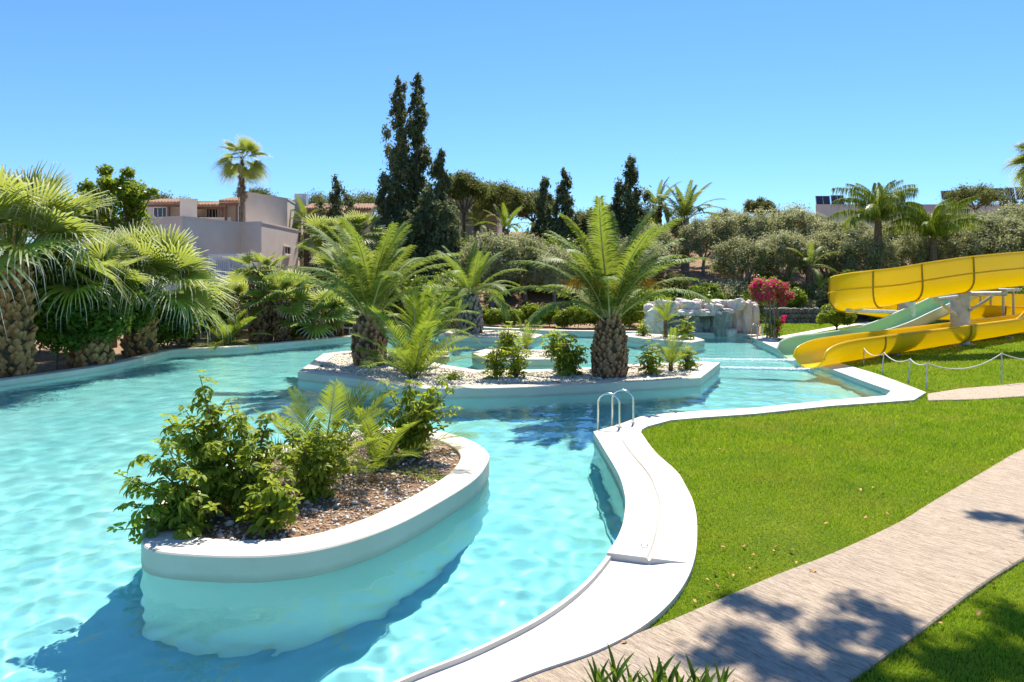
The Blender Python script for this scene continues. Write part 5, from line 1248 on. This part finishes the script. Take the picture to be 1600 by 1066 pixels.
# --- bushes
def bush(px, d, r_, h, mat, lab, seed, n=5200, size=.06, z=None, asp=1.9, name='bush', cat='bush', group=None, key=None, zc=None):
    p = hp(px, d, -.05)
    return tree(name, key or 'bush%d' % seed, p, mk_bush(seed, mat, n, size, asp, (r_ * .8, r_ * .8, h * .42), zc or h * .55, 16, r_ * .42, -.85), lab, cat, group)
for i, (px, py, r_) in enumerate(((800, 512, .5), (832, 511, .62), (858, 512, .6), (882, 514, .55), (905, 515, .6), (930, 515, .65), (770, 511, .5), (745, 510, .5))):
    d = G(px, py, .05)[1] + 1.0; bush(px, d, r_ * 1.2, r_ * 2.2, M_mid, 'clipped round bush in the hedge behind the pool, %s from the left' % {745: 'first', 770: 'second', 800: 'third', 832: 'fourth', 858: 'fifth', 882: 'sixth', 905: 'seventh', 930: 'eighth'}[px], 140 + i % 3, group='round hedge bushes behind the pool', key='hedge%d' % (i % 3))
for i, (px, d, r_, h, mat, lab, n, sz) in enumerate((
    (985, 37.5, 1.0, 2.0, M_mid, 'tall green bush left of the rock waterfall', 9000, .07), (1002, 40, 1.1, 2.4, M_mid, 'broad bush behind the left end of the rock wall', 9000, .07),
    (1108, 42.8, 1.05, 2.3, M_dark, 'dark green bush above the rock wall', 9000, .07), (1110, 43.5, .9, 2.6, M_mid, 'light green bush above the rock wall', 7000, .07), (1240, 43.0, .85, 2.3, M_mid, 'round light green bush right of the flowers', 8000, .06), (1262, 42.6, .7, 1.3, M_olive, 'grey green bush beside the stone wall', 5000, .06),
    (1320, 43.8, 1.15, 3.3, M_mid, 'bright green small tree left of the slide', 11000, .075), (1062, 43, .9, 1.6, M_dark, 'low dark bush behind the rock wall', 6000, .06), (1180, 42.6, .9, 1.5, M_dark, 'dark bush behind the flowering shrub', 6000, .06), (1215, 44, 1.0, 1.8, M_dark, 'dark bush up the slope behind the flowers', 6000, .06),
    (1540, 40, 1.2, 2.0, M_mid, 'green bush behind the return bend of the slide', 8000, .07), (1590, 41, 1.2, 2.2, M_dark, 'dark bush behind the right part of the slide', 8000, .07), (1430, 42, 1.1, 1.9, M_dark, 'dark bush behind the slide columns', 8000, .07), (1375, 42.5, .9, 1.5, M_dark, 'low dark bush behind the slide bend', 6000, .06),
    # left bank
    (132, 21.9, 1.6, 3.3, M_dark, 'big dark glossy shrub between the left fan palms', 26000, .075), (88, 21.6, 1.5, 3.6, M_dark, 'dark leafy shrub behind the big left palm trunk', 22000, .075), (196, 24.4, 1.1, 3.0, M_dark, 'dark shrub under the leaning fan palm', 13000, .075),
    (265, 27, 1.3, 2.3, M_dark, 'shady dark bush right of the leaning palm trunk', 12000, .07), (300, 29, 1.2, 2.6, M_pine, 'olive green bush behind the fern like clump', 10000, .07), (330, 31.5, 1.2, 2.4, M_mid, 'green bush left of the thick dark trunk', 9000, .07), (375, 35.5, 1.5, 3.3, M_mid, 'yellow green bush before the grey block', 11000, .075), (428, 35.5, 1.3, 3.6, M_mid, 'bright bush above the thick dark trunk', 10000, .075),
    (465, 36, 1.4, 3.2, M_mid, 'light green bush before the small window', 10000, .075), (470, 33.5, .8, 1.5, M_dark, 'low dark bush between the short palms', 6000, .07), (545, 36.5, 1.4, 2.4, M_dark, 'dark bush behind the dark trunked fan palm', 9000, .075), (600, 40, 1.5, 2.8, M_pine, 'olive bush behind the stout date palm', 9000, .08), (650, 42, 1.5, 3.0, M_dark, 'dark bush below the cypresses', 9000, .08), (700, 43, 1.5, 3.3, M_mid, 'green bush left of the first olive tree', 9000, .08),
    (60, 26, 2.0, 3.5, M_dark, 'tall dark shrub behind the big left palm', 16000, .08), (10, 24, 1.6, 3.2, M_dark, 'dark shrub at the left edge', 12000, .08), (455, 31.5, .35, .5, M_mid, 'tiny green plant at the far left bank', 1500, .05), (412, 39, 1.6, 3.2, M_dark, 'dark bush at the foot of the grey block', 9000, .08),
    (560, 47, 1.8, 4.5, M_pine, 'olive green bush left of the cypresses', 9000, .09), (720, 50, 2.0, 3.6, M_dark, 'dark bush below the pinkish wall', 9000, .09), (800, 52, 2.0, 3.4, M_dark, 'dark bush behind the first olive trees', 9000, .09), (880, 50, 2.0, 3.6, M_dark, 'dark thicket under the ragged cypresses', 9000, .09), (930, 51, 1.8, 3.4, M_pine, 'olive thicket left of the skyline cypress', 9000, .09), (1000, 56, 2.0, 4.0, M_mid, 'light green bush below the skyline date palms', 9000, .09))):
    bush(px, d, r_, h, mat, lab, 160 + i, n, sz, zc=h * .66 if d < 26 else None)
for i, (px, d, r_) in enumerate(((1015, 44.5, 1.1), (1045, 46, 1.2), (1080, 45, 1.0), (1140, 45, 1.2), (1165, 44, .9), (1200, 46, 1.2), (1235, 45.3, 1.1), (1285, 45, 1.2), (1310, 46.5, 1.2), (1350, 44.6, 1.1), (1400, 45, 1.2), (1480, 44.5, 1.2), (1520, 44, 1.1), (960, 46, 1.2), (895, 47.5, 1.2), (845, 48.5, 1.2), (790, 48, 1.2))):
    bush(px, d, r_ * 1.15, r_ * 1.7, (M_dark, M_pine, M_dark, M_olive)[i % 4], 'low understory bush beneath the olives, %s from the left' % (ORD + ['thirteenth', 'fourteenth', 'fifteenth', 'sixteenth', 'seventeenth'])[sorted([1015, 1045, 1080, 1140, 1165, 1200, 1235, 1285, 1310, 1350, 1400, 1480, 1520, 960, 895, 845, 790]).index(px)], 0, 7000, .07, group='understory bushes beneath the olives', key='under%d' % (i % 4))
# broadleaf tree behind the left palms
p = hp(178, 28, -.1); h = at(178, 28, 262)[2] - p[2]
def mk_loquat():
    rg = random.Random(77); C, Rr = blobs(rg, (0, 0, h - 1.7), (1.5, 1.3, 1.6), 20, .5, -.9); C += [(1.35, -.2, h - 1.15), (1.75, -.3, h - 1.0), (.6, 0, h - .2), (-.4, .1, h - .1)]; Rr += [(.28, .28, .18), (.25, .25, .15), (.3, .3, .25), (.35, .35, .25)]
    mb = MB(); limbs(mb, (0, 0, -.2), (.1, 0, h * .5), [C[i] for i in (1, 4, 8, 12, 16, 20, 21, 22)], .14, rg); me = bpy.data.meshes.new('trunk'); me.from_pydata([tuple(p) for p in mb.v], [], mb.f)
    return me, M_bark, cloud('crown', C, Rr, 15000, .085, 2., 77, .3), M_mid
tree('broadleaf_tree', 'loquat', p, mk_loquat, 'leafy tree with one long side branch behind the left palms', 'tree')
# round shrub on the lawn, flowering shrub
p = gp(1306, 521, LAWN_Z); sc = p[1] / F
def mk_round():
    rg = random.Random(5); C, Rr = blobs(rg, (0, 0, .82), (.86, .86, .5), 20, .27, -.55); mb = MB(); limbs(mb, (0, 0, -.05), (.05, 0, .3), [C[i] for i in range(0, 20, 3)], .06, rg, 6); me = bpy.data.meshes.new('stem'); me.from_pydata([tuple(p) for p in mb.v], [], mb.f)
    return me, M_bark, cloud('foliage', C, Rr, 11000, .05, 1.9, 5, .4), M_mid
tree('round_shrub', 'round', p, mk_round, 'round topped shrub standing on the lawn behind the green slide', 'shrub')
p = gp(1205, 529, LAWN_Z); br = empty('bougainvillea', p, 0, 'magenta flowering bougainvillea beside the rock wall', 'bougainvillea')
rg = random.Random(9)
for k in range(9):
    a = k * 2.4; r_ = .12 + .06 * (k % 3); t_ = (math.cos(a) * .55, math.sin(a) * .5, 2.0 + .3 * math.sin(k)); mb = MB(); mb.tube([(math.cos(a) * r_, math.sin(a) * r_, -.05), (math.cos(a) * r_ * 1.6, math.sin(a) * r_ * 1.4, .8), (math.cos(a) * r_ * 1.1, math.sin(a) * r_, 1.5), t_], [.035, .03, .025, .012], 6); mb.build('stem', M_greybark, br, smooth=True)
C, Rr = blobs(rg, (-.1, 0, 2.15), (1.08, .95, .78), 26, .27, -.75)
link('foliage', cloud('foliage', C + [(-.25, -.1, .35), (.3, .1, .3), (.1, -.25, .7), (-.2, .1, 1.0), (.35, 0, .75)], [(a * 1.15, a * 1.15, a * 1.15) for a, _, _ in Rr] + [(.3, .3, .3)] * 5, 6500, .05, 1.8, 8, .3), M_mid, br)
link('flowers', cloud('flowers', C + [(.45, -.2, .8), (.2, -.3, .5), (.6, 0, 1.0)], list(Rr) + [(.13, .13, .13), (.1, .1, .1), (.12, .12, .1)], 9500, .036, 1.35, 9, .5, jit=.16), M_flower, br)['kind'] = 'stuff'
# white sunbed by the far left edge
p = hp(536, 34.6); lo = empty('sun_lounger', p, -.5, 'folded white sun lounger at the far left pool edge', 'sun lounger')
mb = MB(); mb.box((0, 0, .3), (1.5, .6, .05)); mb.build('seat', M_frame, lo, bevel=.015)
mb = MB(); mb.bar((-.72, 0, .33), (-1.2, 0, .62), .6, .05); mb.build('backrest', M_frame, lo)
for sx in (-.6, .65):
    for sy in (-.25, .25): mb = MB(); mb.box((sx, sy, .12), (.05, .05, .31)); mb.build('leg', M_frame, lo)
# oleander in the foreground, tips in view
def lance(seed):
    V = []; A = []; n = 6; rg = random.Random(seed); l = .17; c = rg.uniform(.1, .3)
    for i in range(n + 1):
        t = i / n; w = .013 * math.sin(math.pi * min(.98, .12 + .86 * t)) ** .8; z = -c * l * t * t
        V += [(l * t, -w, z + w * .45), (l * t, 0, z), (l * t, w, z + w * .45)]; A += [t * .5] * 3
    return mesh_np('leaf', V, [(i * 3 + j, (i + 1) * 3 + j, (i + 1) * 3 + j + 1, i * 3 + j + 1) for i in range(n) for j in range(2)], True, A)
LN = [lance(k) for k in range(3)]; M_ole = leaf_mat('oleander_leaf', (.04, .10, .015), (.12, .20, .02), (.3, .42, .03), .35, .35, .5, 4)
for me in LN: me.materials.append(M_ole)
for (bx_, by_), tips, lab, sd in (((.46, 3.55), [(962, 1062, 0), (935, 1078, -.05), (985, 1080, .05), (1008, 1100, -.1), (955, 1110, -.15)], 'lance leaved oleander tips at the bottom edge, left clump', 1), ((.82, 3.5), [(1023, 1072, 0), (1040, 1085, .05), (1066, 1092, 0), (1050, 1110, -.12)], 'lance leaved oleander tips at the bottom edge, middle clump', 2), ((1.15, 3.45), [(1090, 1082, 0), (1125, 1090, 0), (1108, 1100, -.1)], 'lance leaved oleander tips at the bottom edge, right clump', 3)):
    base = (bx_, by_, LAWN_Z); root = empty('oleander', base, 0, lab, 'oleander', 'oleander clumps at the bottom edge'); rg = random.Random(sd)
    for tip in stems_px(base, tips):
        T = Vector(tip); mb = MB(); mb.tube([(0, 0, -.05), tuple(T * .5 + Vector((0, 0, .05))), tuple(T)], [.011, .009, .005], 6); mb.build('stem', M_bark, root, smooth=True)
        for k in range(11):
            t = 1 - .03 * (k // 3) - (.01 * (k % 3)); a = k * 2.2 + rg.uniform(-.3, .3); el = 1.38 - .14 * (k // 3) + rg.uniform(-.15, .15)
            q = (T * .5 + Vector((0, 0, .05))).lerp(T, max(0, (t - .5) * 2)); o = bpy.data.objects.new('leaf', LN[k % 3]); COL.objects.link(o); o.parent = root; o.location = q; o.rotation_euler = (rg.uniform(-.3, .3), -el, a); s = rg.uniform(.75, 1.15); o.scale = (s, s, s)
# tall shade tree to the right of the view, its crown above it
def mk_shade():
    rg = random.Random(31); C = []; Rr = []
    for (x, y, z, r_) in ((-6.75, 1.70, 9.1, 0.6), (-6.25, 2.40, 9.3, 0.6), (-5.75, 1.80, 9.2, 0.65), (-5.15, 2.30, 9.4, 0.7), (-4.55, 1.70, 9.3, 0.7), (-3.95, 2.20, 9.5, 0.8), (-3.25, 2.10, 9.6, 0.9), (-2.75, 1.50, 9.4, 0.8), (-2.20, -0.20, 10.2, 1.2), (-0.60, 0.00, 10.8, 1.5), (1.00, 0.60, 10.5, 1.5), (-1.00, 1.40, 10.0, 1.1), (0.20, -1.50, 10.2, 1.2), (-2.50, 4.80, 9.3, 0.5), (-6.55, 1.20, 9.3, 0.6), (-5.35, 1.10, 9.4, 0.6), (-4.15, 1.10, 9.4, 0.6)):
        for k in range(5): C.append((x + rg.gauss(0, r_ * .5), y + rg.gauss(0, r_ * .45), z + rg.gauss(0, r_ * .22))); Rr.append((r_ * .42, r_ * .42, r_ * .28))
    mb = MB(); limbs(mb, (0, 0, -.2), (-.1, .1, 9.0), [C[i] for i in range(2, 90, 8)],   .24, rg, 10, .35); me = bpy.data.meshes.new('trunk'); me.from_pydata([tuple(p) for p in mb.v], [], mb.f)
    return me, M_bark, cloud('crown', C, Rr, 26000, .07, 2.2, 31, .2), M_mid
tree('shade_tree', 'shade', (9.9, 9.0, .05), mk_shade, 'tall spreading tree shading the near path', 'tree')
